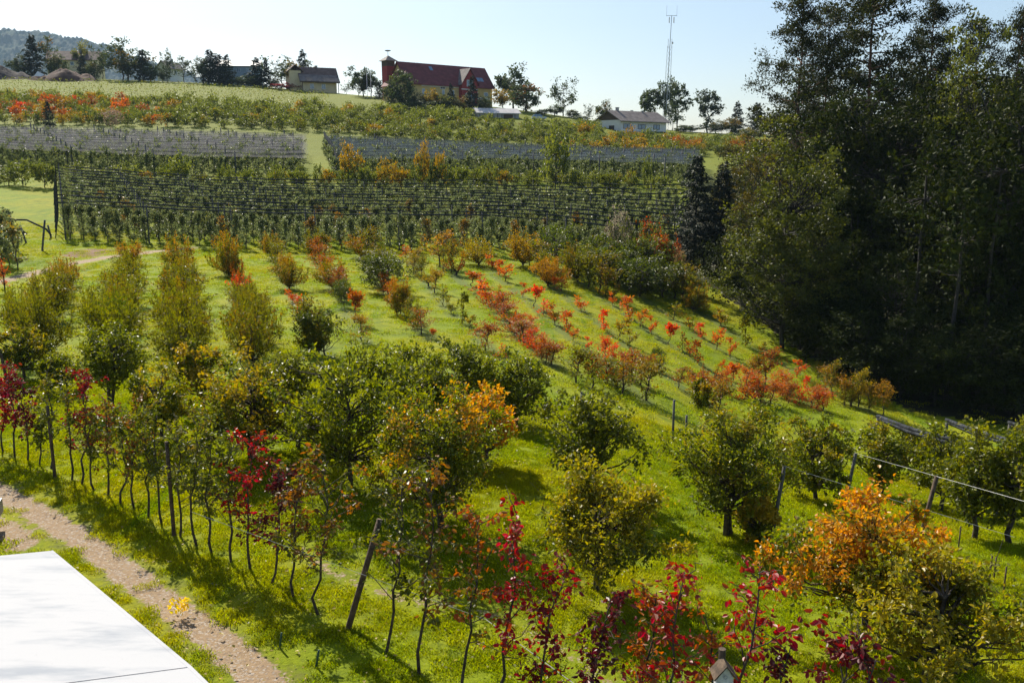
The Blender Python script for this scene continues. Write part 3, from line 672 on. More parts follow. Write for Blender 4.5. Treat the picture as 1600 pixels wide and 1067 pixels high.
for k, (row, kind, u, v, vt, w, c) in enumerate(ROWS):
    cnt[row] = cnt.get(row, 0) + 1
    p = at(u, v); H = max(.5, top_z(p, vt) - p[2]); W = w * mpp(p) * (1.15 if kind == 's' else 1.12)
    if row >= 5 and kind == 'b': H *= 1.15; W *= 1.42
    pr = SAP[k % 6] if kind == 's' else (RBUSH[k % 4] if c in 'gk' and row >= 5 else IBUSH[(k * 5) % 6] if row >= 5 and k % 4 else BUSH[(k * 7) % 10] if H > 1.9 else SMALLB[k % 4])
    col = list(PAL[c]); col[3] *= RNG.uniform(.8, 1.2); j = RNG.uniform(.85, 1.15, 3); col[:3] = [col[q] * j[q] for q in range(3)]
    nm = 'plum_sapling' if kind == 's' else 'plum_bush'
    kw = 'thin plum sapling' if kind == 's' else ('plum bush' if H > 1.9 else 'small plum bush')
    plant(nm, pr, p, H, W, f'{CNAME[c]} {kw}, {ordinal(cnt[row])} from the nets in the {ordinal(row)} row from left', 'sapling' if kind == 's' else 'bush', tuple(col),
          'plum bushes in rows on the lawn').rotation_euler[:2] = (RNG.normal() * .07, RNG.normal() * .07)
# young tree left of the rows
SAPL = Proto(sapling(np.random.default_rng(180), 2.6, 1.6, 11, 40, .14, .06, .6, .07), 2.6, 1.6, M['bark'], M['leaf_plum'], 'young_tree')
p = at(8, 457); plant('young_tree', SAPL, p, top_z(p, 400) - p[2], 30 * mpp(p), 'small red and yellow tree with a dark trunk at the left edge of the lawn', 'tree', (.5, .07, .012, .75))

# ------------------------------------------------------------------ orchard trees of the middle ground: (u, v base, v top, width px, green/turn colour, stems, label)
MID = [
 (40, 592, 506, 84, (.30,.22,.02,.28), 1, 'pale leaved pear tree above the red saplings at the left edge'),
 (96, 610, 548, 60, (.2,.15,.02,.2), 1, 'small dark round tree behind the red saplings at the left'),
 (174, 640, 508, 112, (.12,.14,.03,.2), 2, 'dark glossy apple tree on two thin trunks at the left'),
 (256, 688, 566, 110, (.32,.24,.015,.42), 1, 'yellow green apple tree beside the thick brown post'),
 (318, 640, 520, 90, (.36,.24,.015,.45), 1, 'yellowing apple tree in front of the third bush row'),
 (392, 716, 556, 170, (.30,.21,.015,.40), 2, 'spreading apple tree with bare dark branches showing'),
 (465, 700, 545, 120, (.16,.15,.02,.3), 1, 'leafy apple tree touching the left side of the tall dark one'),
 (545, 760, 528, 172, (.10,.11,.02,.2), 1, 'tall dense dark green pear tree in the centre left'),
 (640, 690, 532, 130, (.08,.10,.02,.2), 1, 'dark glossy tree behind the orange topped pear tree'),
 (690, 826, 596, 190, (.52,.25,.012,.26), 1, 'big round pear tree with a bright orange top'),
 (760, 728, 606, 84, (.55,.24,.012,.85), 1, 'narrow golden orange tree right of the big pear tree'),
 (722, 640, 528, 110, (.08,.10,.02,.2), 1, 'dark apple tree nearest the seventh bush row'),
 (806, 662, 540, 100, (.07,.09,.02,.2), 1, 'round dark green apple tree casting a long shadow on the lawn'),
 (926, 772, 604, 158, (.14,.14,.02,.2), 1, 'lone dark green apple tree in the middle of the lawn'),
 (932, 922, 728, 196, (.34,.27,.012,.55), 1, 'yellow green apple tree with one low branch reaching right'),
 (1140, 834, 626, 190, (.30,.23,.02,.3), 2, 'big pear tree standing behind the wired post right of centre'),
 (1275, 782, 650, 120, (.30,.23,.02,.3), 1, 'pear tree between the two wired posts'),
 (1375, 772, 655, 104, (.28,.22,.02,.3), 1, 'pear tree below the near end of the dark rolled net'),
 (1345, 1008, 772, 225, (.58,.25,.012,.52), 1, 'orange leaved apple tree in the right foreground'),
 (1442, 1078, 856, 265, (.36,.28,.015,.55), 1, 'yellow green apple tree in the right front corner'),
 (1470, 800, 678, 95, (.24,.22,.02,.25), 1, 'leftmost pear tree of the right hand group'),
 (1522, 842, 672, 110, (.24,.22,.02,.25), 1, 'middle pear tree of the right hand group'),
 (1578, 850, 660, 130, (.24,.22,.02,.25), 1, 'pear tree at the right edge of the right hand group'),
 (1430, 752, 668, 76, (.28,.22,.02,.3), 1, 'small pear tree behind the right hand group'),
 (1650, 800, 640, 140, (.24,.22,.02,.25), 1, 'pear tree cut off by the right edge'),
 (1185, 850, 770, 56, (.45,.30,.015,.6), 1, 'low yellowing bush at the foot of the wired post'),
 (1090, 640, 590, 40, (.3,.2,.02,.4), 1, 'small olive bush beside the two short grey posts'),
]
for k, (u, v, vt, w, c, st, lab) in enumerate(MID):
    rng = np.random.default_rng(300 + k); p = at(u, v); H = (top_z(p, vt) - p[2]) * .93; W = w * mpp(p) * (1.02 if u in (465, 545, 640, 690, 722, 806) else 1.0 if u in (1345, 1442, 932) else .92)
    near = p[1] < 22
    big = W * H
    th = H * (.12 if u in (545, 1185, 465, 806) else .20)
    if u in (932, 1345, 1442): th = H * .30
    if u == 174: th = H * .36
    if u == 640 or u == 722: th = H * .15
    nc = int(32 + 6.5 * big); per = 84 if not near else 125
    pair = round_tree(rng, H, W, th, min(nc, 125), per, .085 if near else .115, .053 if near else .072, .045 + .012 * H, (.115 if W > 1.8 else .16), .55 if u in (545, 760) else .25 if u in (690, 640) else .0, near, 5 if u == 392 else 1, stems=st,
                      lean=((.25, 0) if u in (174,) else (rng.normal() * .08, rng.normal() * .08)))
    if u == 932:   # the low branch to the right
        a = np.array([.1, 0, H * .36]); e = np.array([W * .72, -.2, H * .40]); bp = curve_pts(a, e, 7, .06, rng, .1); pair[0].tube(bp, np.linspace(.03, .006, 7), 4)
        m = 260; t = rng.uniform(.35, 1, m); i0 = np.clip((t * 6).astype(int), 0, 5); fr = (t * 6 - i0)[:, None]
        pp = bp[i0] * (1 - fr) + bp[i0 + 1] * fr + rng.normal(size=(m, 3)) * [.1, .1, .09]
        leaves(pair[1], pp, rng.normal(size=(m, 3)), .1, .062, rng, np.full(m, .1), np.full(m, .9), detail=True)
    pr = Proto(pair, H, W, M['bark'], M['leaf_apple'] if k % 2 else M['leaf_pear'], 'orchard_tree')
    plant('bush' if u in (1185, 1090) else 'orchard_tree', pr, p, H, W, lab, 'bush' if u in (1185, 1090) else 'tree', c, None, 0.0)

# ------------------------------------------------------------------ front row of young pears beside the track: (u, v base, v top, colour, lean)
G_ = (.16, .12, .02, .22); B_ = (.22, .09, .02, .45); D_ = (.20, .008, .012, .85); K_ = (.11, .012, .018, .7); O_ = (.36, .09, .012, .62); C_ = (.32, .008, .010, 1.1)
FRONT = [
 (-38,690,585,D_),(-18,697,580,D_),(5,706,590,C_),(23,714,574,D_),(43,721,596,K_),(61,728,640,G_),(79,732,585,G_),(112,750,588,G_),(127,757,582,D_),(148,766,640,B_),
 (169,775,626,B_),(188,788,640,G_),(210,796,648,B_),(231,810,640,G_),(253,818,650,G_),(281,838,660,G_),(308,853,655,G_),(331,863,680,G_),(361,878,668,G_),(391,889,684,C_),
 (423,911,740,K_),(459,933,736,B_),(498,960,720,B_),(603,1019,750,G_),(655,1053,742,B_),(719,1085,808,O_),(775,1125,805,C_),(845,1165,880,D_),(905,1205,935,K_),(960,1240,925,O_),
 (1010,1275,893,C_),(1065,1310,985,O_),(1112,1340,884,C_),(1165,1375,1010,K_),(1225,1410,990,D_),(1290,1450,1030,K_),
]
for k, (u, v, vt, c) in enumerate(FRONT):
    rng = np.random.default_rng(500 + k); p = at(u, v)
    lx = .10 + .30 * np.clip((u - 200) / 500, 0, 1) + rng.normal() * .06
    lean = np.array([lx, lx * .35]); H = top_z(p + np.array([lean[0], lean[1], 0]), vt) - p[2]; H = max(1.5, H)
    near = u > 700
    pair = espalier(rng, H, lean, lat=.95 if near else 1.5, nlat= int(12 + (4.5 if u > 410 else 3.0) * H) if not near else int(11 + 2.5 * H), per=25 if not near else 22, leafL=.090 if not near else .086, leafW=.054, r0=.020 + .004 * H, start=.27 if not near else .30)
    pr = Proto(pair, H, 1.0, M['bark'], M['leaf_pear'], 'pear_sapling')
    cn = {id(G_): 'green leaved', id(B_): 'brownish green', id(D_): 'dark red', id(K_): 'purple red', id(O_): 'orange tinged', id(C_): 'crimson'}[id(c)]
    plant('pear_sapling', pr, p, H, 1.0, f'{cn} slender pear sapling, {ordinal(k + 1)} from the left in the front row by the track', 'sapling', c, 'pear saplings of the front row', 0.0)

# fallen leaves and small pale weeds on the turf
fl = MB(); rng = np.random.default_rng(88); n = 5200
yy = np.exp(rng.uniform(math.log(11), math.log(80), n)); xx = rng.uniform(-.62, .5, n) * yy
ok = ~in_poly(xx, yy, FOREST_POLY); xx, yy = xx[ok], yy[ok]; n = len(xx); zz = ground_z(xx, yy) + rng.uniform(.03, .08, n); sz_ = .05 + yy * .0011
leaves(fl, np.stack([xx, yy, zz], 1), rng.normal(size=(n, 3)) * [1, 1, .15], sz_, sz_ * .7, rng, up=1.5)
o = fl.build('fallen_leaves', M['leaf_hill']); o.color = (.52, .40, .12, .62); tag(o, 'pale fallen leaves and small weeds scattered over the turf', 'leaves', None, 'stuff')

def at_z(u, v, z):
    d = ray(u, v); s = (z - HC) / d[2]; return np.array([0, 0, HC]) + s * d

# ------------------------------------------------------------------ white shed roof in the near left corner
def white_roof_mat():
    m, nt, out = new_mat('white_roofing')
    tc = N(nt, 'ShaderNodeNewGeometry'); pos = tc.outputs['Position']
    st = N(nt, 'ShaderNodeMapping', inp={'Scale': (.7, 3.0, 1)}); nt.links.new(pos, st.inputs['Vector'])
    a = noise(nt, 1.1, 5, .6, st.outputs[0]); b = noise(nt, 22, 3, .7, pos)
    c = mixrgb(nt, ramp(nt, a, .46, .74), (.50, .50, .505), (.34, .36, .39))
    c = mixrgb(nt, ramp(nt, b, .70, .78), c, (.20, .20, .19))
    p = N(nt, 'ShaderNodeBsdfPrincipled', inp={'Roughness': .8, 'Specular IOR Level': .15}); nt.links.new(c, p.inputs['Base Color'])
    bp = N(nt, 'ShaderNodeBump', inp={'Strength': .15, 'Distance': .02}); nt.links.new(a, bp.inputs['Height']); nt.links.new(bp.outputs[0], p.inputs['Normal'])
    nt.links.new(p.outputs[0], out.inputs['Surface']); return m
M['white_roofing'] = white_roof_mat()
M['shed_wall'] = plain('shed_wall', (.42, .36, .28), .8, .2, 3)
M['rust'] = plain('rust', (.30, .12, .06), .8, .3, 8)
def shed():
    zr = 3.0
    A = at_z(80, 860, zr); B = at_z(296, 1041, zr); B2 = at_z(352, 1096, zr); C = at_z(-260, 893, zr)
    eB = unit(B2 - B); E = B2 + eB * 2.2; c = C - A
    t = empty('shed', (A[0], A[1], gz(A[0], A[1]))); tag(t, 'shed with a flat white sheet roof in the near left corner', 'shed')
    o = np.array([A[0], A[1], gz(A[0], A[1])])
    def slab(pts, th):
        pts = np.array(pts) - o; n = len(pts); V = np.concatenate([pts, pts - [0, 0, th]])
        return MB().add(V, [(0, 1, 2, 3), (7, 6, 5, 4)] + [(i, i + 4, (i + 1) % 4 + 4, (i + 1) % 4) for i in range(4)])
    slab([A, A + c, B + c * 1.0, B], .07).build('roof_sheet', M['white_roofing'], t)
    g = unit(B - A) * .022
    slab([B + g, B + c + g, E + c, E], .07).build('roof_sheet', M['white_roofing'], t)
    slab([B - [0, 0, .02], B + c - [0, 0, .02], B + c + g - [0, 0, .02], B + g - [0, 0, .02]], .04).build('roof_seam', M['rust'], t)
    inn = unit(c) * .18 + unit(A - E) * -.18
    q = [A + inn, A + c, E + c, E + unit(c) * .18]
    V = []
    for p in q: V.append(p - o - [0, 0, .08])
    for p in q: V.append(np.array([p[0], p[1], gz(p[0], p[1]) - .1]) - o)
    MB().add(V, [(i, (i + 1) % 4, (i + 1) % 4 + 4, i + 4) for i in range(4)]).build('wall', M['shed_wall'], t)
    ed = MB(); up = np.array([0, 0, .012])
    ed.tube([A - o + up * 0 - [0, 0, .035], B - o - [0, 0, .035], E - o - [0, 0, .035]], .042, 6); ed.build('roof_edge', M['white_roofing'], t)
shed()

# grey flat trailer whose corner shows at the left edge beside the track
M['grey_metal'] = plain('grey_metal', (.30, .33, .37), .4, .2, 6, metal=.4)
M['rubber'] = plain('rubber', (.02, .02, .02), .8, .2, 8)
def trailer():
    p = at(-2, 838); rz = R(18); t = empty('flat_trailer', (p[0], p[1], p[2]), rz); tag(t, 'grey metal trailer corner beside the track at the left edge', 'trailer')
    MB().box((-2.6, -.7, .35), (0, .7, .42)).build('bed', M['grey_metal'], t)
    for lo, hi in (((-2.6, -.7, .424), (0, -.66, .68)), ((-2.6, .66, .424), (0, .7, .68)), ((-.04, -.656, .424), (0, .656, .68)), ((-2.6, -.656, .424), (-2.56, .656, .68))):
        MB().box(lo, hi).build('side_board', M['grey_metal'], t)
    for y in (-.82, .82):
        th = np.linspace(-.08, .08, 2); MB().tube([(-1.3, y - .08, .26), (-1.3, y + .08, .26)], .27, 8).build('wheel', M['rubber'], t)
    MB().tube([(-2.6, 0, .35), (-3.7, 0, .35)], .04, 6).build('drawbar', M['grey_metal'], t)
trailer()

# ------------------------------------------------------------------ posts, wires, stakes, bird house in the near orchard
def post(name, u, v, vt, r, mat, label, cat='post', group=None, lean=None, sides=8, sink=.25):
    p = at(u, v); H = top_z(p, vt) - p[2]; lean = lean or (0, 0)
    mb = MB(); mb.tube([(-lean[0] * sink / H, -lean[1] * sink / H, -sink), (lean[0] * .5, lean[1] * .5, H * .5), (lean[0], lean[1], H)], [r, r * .97, r * .93], sides)
    o = mb.build(name, mat, None, tuple(p), 0, True); tag(o, label, cat, group)
    return np.array([p[0] + lean[0], p[1] + lean[1], p[2] + H])
post('trellis_post', 86, 746, 634, .045, M['post_wood'], 'dark brown post among the red saplings at the left of the front row')
post('trellis_post', 272, 836, 690, .048, M['post_wood'], 'thick brown post in the front row between green saplings')
post('trellis_post', 544, 982, 818, .058, M['post_wood'], 'thick leaning brown post in the front row, lower centre left', lean=(.62, .2))
post('trellis_post', 12, 600, 545, .06, M['post_wood'], 'leaning dark post at the left edge behind the red saplings', lean=(-.15, 0))
TA = post('trellis_post', 1204, 850, 728, .05, M['post_grey'], 'grey wired post in front of the big pear tree', lean=(.22, 0))
TB = post('trellis_post', 1318, 800, 708, .05, M['post_grey'], 'grey wired post above the orange apple tree', lean=(.22, 0))
TC = post('trellis_post', 1430, 872, 744, .055, M['post_wood'], 'tall leaning wired post right of the orange apple tree', lean=(.32, 0))
TD = post('trellis_post', 1400, 740, 692, .05, M['post_grey'], 'short wired post behind the right hand pear trees', lean=(.1, 0))
post('trellis_post', 1051, 690, 625, .045, M['post_grey'], 'taller of the two bare grey posts on the lawn')
post('trellis_post', 1071, 697, 649, .045, M['post_grey'], 'shorter of the two bare grey posts on the lawn')
post('trellis_post', 908, 650, 612, .045, M['post_grey'], 'dark post behind the lone apple tree on the lawn')
for i, (u, v, vt) in enumerate([(1447, 872, 832), (1497, 862, 822), (1404, 852, 810), (1414, 858, 806), (1545, 915, 868), (1553, 902, 870), (1568, 925, 885)]):
    post('stake', u, v, vt, .018, M['post_wood'], f'thin wooden stake, {ordinal(i + 1)} of the stakes behind the front right apple trees', 'stake', 'thin stakes at the right', sides=6)
M['stake_green'] = plain('stake_green', (.03, .09, .05), .6, .2, 5)
post('stake', 437, 1012, 988, .02, M['stake_green'], 'left of two dark green stakes on the verge', 'stake', lean=(.05, .0), sides=6)
post('stake', 494, 1042, 1015, .022, M['stake_green'], 'right of two dark green stakes on the verge', 'stake', lean=(.06, .0), sides=6)
def wire(a, b, label, r=.0035, sag=.0, n=8, group='trellis wires'):
    a = np.asarray(a, float); b = np.asarray(b, float); t = np.linspace(0, 1, n)[:, None]; P = a + (b - a) * t; P[:, 2] -= (sag * 4 * t * (1 - t))[:, 0]
    o = MB().tube(P - a, r, 4).build('trellis_wire', M['wire'], None, tuple(a)); tag(o, label, 'wire', group)
wire(pt_y(1180, 700, TA[1] + 3), TA, 'wire running back from the post in front of the big pear tree')
wire(TA, TC + [0.2, -3, -.2], 'wire sloping from the left wired post towards the orange apple tree')
wire(TB, TC, 'wire between the wired post above the orange tree and the tall leaning post')
wire(TC, TC + (TC - TB) * 1.6, 'wire from the tall leaning post to the right edge')
wire(TD, TB, 'wire behind the pear trees between two grey posts')
wire(at(760, 968, 1.0), at(1010, 1150, 1.0), 'pale wire strung through the crimson saplings', .007)
wire(at(300, 800, 1.2), at(760, 968, 1.0), 'thin wire along the middle of the front row', .004)
def bird_house():
    y = 8.6; P = pt_y(1131, 1040, y); H = P[2] - gz(P[0], P[1])
    t = empty('bird_house', (P[0], P[1], gz(P[0], P[1]))); tag(t, 'small white bird house on a brown post at the bottom edge', 'bird house')
    MB().tube([(0, .10, -.2), (0, .10, H + .14)], [.045, .04], 8).build('post', M['post_wood'], t)
    M['bird_white'] = plain('bird_white', (.62, .64, .66), .7, .25, 14)
    b = MB(); h = H
    V = [(-.085, -.09, h - .26), (.085, -.09, h - .26), (.085, -.09, h - .08), (0, -.09, h + .05), (-.085, -.09, h - .08)]
    Vb = [(x, .055, z) for x, _, z in V]
    b.add(V + Vb, [(0, 1, 2, 4), (5, 9, 7, 6), (0, 5, 6, 1), (1, 6, 7, 2), (4, 9, 5, 0)]); b.tri(V + Vb, [(4, 2, 3), (9, 8, 7)])
    b.build('box', M['bird_white'], t)
    for s in (-1, 1):
        MB().add([(0, -.13, h + .055), (s * .12, -.13, h - .10), (s * .12, .09, h - .10), (0, .09, h + .055), (0, -.13, h + .072), (s * .13, -.13, h - .088), (s * .13, .09, h - .088), (0, .09, h + .072)],
                 [(0, 1, 2, 3), (4, 5, 6, 7), (0, 1, 5, 4), (1, 2, 6, 5), (2, 3, 7, 6)]).build('roof_board', M['post_wood'], t)
    MB().tube([(0, -.094, h - .075), (0, -.088, h - .075)], .02, 8).build('entrance_hole', M['rubber'], t)
bird_house()
# yellow weed on the track edge
rng = np.random.default_rng(77); w_, c_ = MB(), MB()
for i in range(7):
    e = np.array([rng.normal() * .12, rng.normal() * .12, rng.uniform(.15, .32)]); w_.tube([(0, 0, 0), e * .5 + [0, 0, .05], e], [.006, .005, .003], 4)
    leaves(c_, e + rng.normal(size=(9, 3)) * .05, rng.normal(size=(9, 3)), .09, .05, rng, hn=np.full(9, .9), detail=True)
p = at(283, 962); t = empty('weed', tuple(p)); w_.build('stem', M['leaf_pear'], t); cc = c_.build('foliage', M['leaf_pear'], t); cc.color = (.75, .55, .02, .8); tag(t, 'small yellow weed growing at the edge of the gravel track', 'weed')

# ------------------------------------------------------------------ netted orchards
NETTREE = []
for i in range(6):
    rng = np.random.default_rng(600 + i)
    w, c = sapling(rng, 3.25, 1.6, 18, 34, .21, .12, .5, .045, .42)
    NETTREE.append(single((w, c), M['bark'], M['leaf_net'], 'net_apple_tree'))
def rolled(a, b, zf, r, label, group, name='rolled_hail_net', step=2.0, mat=None, drop=None, sag=.07, bay=8.0):
    n = max(3, int(np.linalg.norm(np.array(b)[:2] - np.array(a)[:2]) / step)); rng = np.random.default_rng(int(abs(a[0] * 31 + a[1] * 17)))
    t = np.linspace(0, 1, n); L = np.linalg.norm(np.array(b)[:2] - np.array(a)[:2])
    X = a[0] + (b[0] - a[0]) * t; Y = a[1] + (b[1] - a[1]) * t; Z = zf(X, Y)
    Z = Z - sag * np.abs(np.sin(np.pi * t * L / bay)) + rng.normal(size=n) * .025
    P = np.stack([X, Y, Z], 1)
    if drop is not None: P = np.concatenate([[drop], [(np.array(drop) + P[0]) / 2 + [.2, 0, .5]], P])
    o0 = P[0].copy(); rr = r * (1 + rng.normal(size=len(P)) * .22); o = MB().tube(P - o0, rr, 6).build(name, mat or M['net_dark'], None, tuple(o0), 0, True)
    tag(o, label, 'net', group); return o
POSTM = MB().tube([(0, 0, -.3), (0, 0, 2), (0, 0, 3.85)], [.075, .072, .068], 6).mesh('net_post', [M['post_grey']], True)
n_ind = 0; rest = MB(); k = 0
NETROWS = 12
for i in range(NETROWS):
    y = 86 + 3.35 * i; xl = -.497 * y - .4; xr = .19 * y
    top = lambda X, Y: ground_z(X, Y) + 3.55
    a = (xl, y, 0); b = (xr, y, 0)
    rolled(a, b, top, .07, f'dark rolled hail net over the {ordinal(i + 1)} row of the near netted orchard', 'rolled nets of the near netted orchard', drop=(xl - .7, y + .3, gz(xl - .7, y) + .1))
    xs = np.arange(xl + .3, xr, 8.0)
    for pi_, x in enumerate(xs):
        o = link('net_post', POSTM, None, (x, y + .25, gz(x, y))); o.scale = (1, 1, .97); tag(o, f'grey post, {ordinal(pi_ + 1)} from the left, carrying the rolled net of the {ordinal(i + 1)} row', 'post', 'posts of the near netted orchard')
    rng = np.random.default_rng(700 + i)
    for ti, x in enumerate(np.arange(xl + .8, xr - 1, 1.22)):
        x += rng.normal() * .12; yy = y + rng.normal() * .12; z = gz(x, yy); s = rng.uniform(.85, 1.12); rz = rng.uniform(0, 6.28); q = int(rng.integers(0, 6))
        col = (.13, .13, .03, .3) if rng.random() < .93 else (.24, .13, .03, .5)
        if n_ind < 290:
            o = link('net_apple_tree', NETTREE[q][1], None, (x, yy, z), rz, (s, s, s * rng.uniform(.9, 1.08))); o.color = col
            tag(o, f'slender apple tree, {ordinal(ti + 1)} from the left in the {ordinal(i + 1)} row under the rolled nets', 'tree', 'apple trees under the rolled nets'); n_ind += 1
        else:
            Mx = np.eye(4); cz, sz = math.cos(rz), math.sin(rz); Mx[:2, :2] = [[cz * s, -sz * s], [sz * s, cz * s]]; Mx[2, 2] = s; Mx[:3, 3] = (x, yy, z)
            rest.merge(NETTREE[q][0], Mx)
o = rest.build('net_orchard_trees', [M['bark'], M['leaf_net']]); o.color = (.14, .14, .03, .25); tag(o, 'dense rows of apple trees at the back of the near netted orchard', 'orchard', None, 'stuff')

def net_mat(name, col, alpha):
    m, nt, out = new_mat(name)
    g = N(nt, 'ShaderNodeNewGeometry')
    mp = N(nt, 'ShaderNodeMapping', inp={'Scale': (.35, 1.2, 1.2)}); nt.links.new(g.outputs['Position'], mp.inputs['Vector'])
    f = noise(nt, 1.5, 5, .65, mp.outputs[0])
    d = N(nt, 'ShaderNodeBsdfDiffuse', inp={'Color': (*col, 1)}); tl = N(nt, 'ShaderNodeBsdfTranslucent', inp={'Color': (*col, 1)})
    mx = N(nt, 'ShaderNodeMixShader', inp={0: .45}); nt.links.new(d.outputs[0], mx.inputs[1]); nt.links.new(tl.outputs[0], mx.inputs[2])
    tp = N(nt, 'ShaderNodeBsdfTransparent'); fin = N(nt, 'ShaderNodeMixShader')
    nt.links.new(math_(nt, 'MULTIPLY_ADD', f, .30, alpha - .15), fin.inputs[0])
    nt.links.new(tp.outputs[0], fin.inputs[1]); nt.links.new(mx.outputs[0], fin.inputs[2]); nt.links.new(fin.outputs[0], out.inputs['Surface']); return m
M['net_pale'] = net_mat('net_pale', (.36, .34, .37), .19)
M['net_blue'] = net_mat('net_blue', (.13, .16, .20), .22)
FARNET = []
for i in range(3):
    rng = np.random.default_rng(650 + i); FARNET.append(single(sapling(rng, 3.5, 1.9, 12, 20, .34, .22, .5, .05, .45), M['bark'], M['leaf_net'], 'far_net_tree')[0])
def far_block(which, t0, t1, y0, y1, step, mat, gap, label_block):
    trees = MB(); n = int((y1 - y0) / step)
    for i in range(n + 1):
        y = y0 + step * i; xl = t0(y) * y; xr = t1(y) * y
        rng = np.random.default_rng(800 + i + 50 * which)
        for x in np.arange(xl, xr, gap):
            x += rng.normal() * .3; yy = y + rng.normal() * .2; s = rng.uniform(.85, 1.15); rz = rng.uniform(0, 6.28); cz, sz = math.cos(rz), math.sin(rz)
            Mx = np.eye(4); Mx[:2, :2] = [[cz * s, -sz * s], [sz * s, cz * s]]; Mx[2, 2] = s; Mx[:3, 3] = (x, yy, gz(x, yy)); trees.merge(FARNET[int(rng.integers(0, 3))], Mx)
        for pi_, x in enumerate(np.arange(xl, xr, 12.5 if which == 1 else 10)):
            o = link('net_post', POSTM, None, (x, y, gz(x, y))); o.scale = (1.5, 1.5, 1.12); tag(o, f'{ordinal(pi_ + 1)} post in {ordinal(i + 1)} row of {label_block}', 'post', f'posts of {label_block}')
        if i == n: break
        # net sheet over the alley: ridge - trough - ridge
        m = max(6, int((xr - xl) / 3.1)); X = np.linspace(xl, xr, m); rows = []
        for f, dz in ((0, 0), (.25, -.32), (.5, -.75), (.75, -.35), (1, 0)):
            Yf = np.full(m, y + step * f); sg = .16 * np.abs(np.sin(np.linspace(0, np.pi * (xr - xl) / 12.5, m)))
            rows.append(np.stack([X, Yf, ground_z(X, Yf) + 3.95 + dz - sg + rng.normal(size=m) * .05], 1))
        V = np.concatenate(rows); q = np.arange(m - 1)[None, :] + np.arange(4)[:, None] * m
        Q = np.stack([q, q + 1, q + m + 1, q + m], -1).reshape(-1, 4); c0 = np.array([X[0], y, gz(X[0], y)])
        o = MB().add(V - c0, Q).build('hail_net', mat, None, tuple(c0), 0, True); tag(o, f'spread hail net over the {ordinal(i + 1)} alley of {label_block}', 'net', f'nets of {label_block}')
        # ridge cable
        P = np.stack([X, np.full(m, y), rows[0][:, 2] + .03], 1); o = MB().tube(P - P[0], .03, 4).build('ridge_cable', M['post_grey'], None, tuple(P[0])); tag(o, f'cable along the {ordinal(i + 1)} ridge of {label_block}', 'cable', f'cables of {label_block}')
    o = trees.build('far_orchard_trees', [M['bark'], M['leaf_net']]); o.color = (.14, .15, .03, .2); tag(o, f'rows of apple trees below {label_block}', 'orchard', None, 'stuff')
far_block(1, lambda y: -.66, lambda y: -.228, 140, 186, 4.2, M['net_pale'], 1.45, 'the pale netted orchard at the left')
far_block(2, lambda y: -.193 - .012 * (y - 142) / 44, lambda y: .205, 139, 186, 4.4, M['net_blue'], 1.45, 'the dark netted orchard in the middle')
# hanging net wall at the side of the dark block
P0 = [(-.188 * y - .6, y) for y in np.linspace(142, 186, 12)]
V = [(x, y, gz(x, y) + .3) for x, y in P0] + [(x + .3, y, gz(x, y) + 3.9) for x, y in P0]; c0 = np.array(V[0])
o = MB().add(np.array(V) - c0, [(i, i + 1, i + 13, i + 12) for i in range(11)]).build('side_net', net_mat('net_side', (.06, .07, .09), .62), None, tuple(c0)); tag(o, 'dark side net hanging beside the green lane between the netted orchards', 'net')

# small frame with rolled nets at the left edge
for i, (u, v, vt, ln, lab) in enumerate([(66, 392, 344, (.5, 0), 'right post of the small net frame at the left edge'), (27, 393, 353, (.45, 0), 'left post of the small net frame at the left edge'),
                           (41, 380, 354, (-.35, 0), 'short brace of the small net frame at the left edge'), (80, 372, 352, (-.2, 0), 'far brace of the small net frame at the left edge')]):
    post('net_post', u, v, vt, .09, M['post_grey'], lab, 'post', None, ln, 6)
def px_tube(name, pts, r, mat, label, cat):
    P = np.array(pts); o = MB().tube(P - P[0], r, 6).build(name, mat, None, tuple(P[0]), 0, True); tag(o, label, cat); return o
yb = at(66, 392)[1]; yc = at(27, 393)[1]
px_tube('rolled_hail_net', [pt_y(-60, 341, yb), pt_y(42, 344, yb), pt_y(72, 358, yb), pt_y(80, 368, yb)], .08, M['net_dark'], 'dark rolled net sloping down at the right end of the small frame', 'net')
px_tube('rolled_hail_net', [pt_y(-60, 347, yc), pt_y(0, 351, yc), pt_y(33, 359, yc), pt_y(42, 366, yc)], .08, M['net_dark'], 'dark rolled net on the left post of the small frame', 'net')
for i, (u, v) in enumerate([(4, 420), (16, 414), (22, 400), (6, 398), (12, 385), (28, 422), (2, 380), (-12, 405)]):
    p = at(u, v); o = link('net_apple_tree', NETTREE[i % 6][1], None, tuple(p), i * 1.1, (1.2, 1.2, 1.05)); o.color = (.3, .2, .03, .3)
    tag(o, f'leafy young apple tree, {ordinal(i + 1)} in the small frame at the left edge', 'tree', 'young trees in the small net frame')
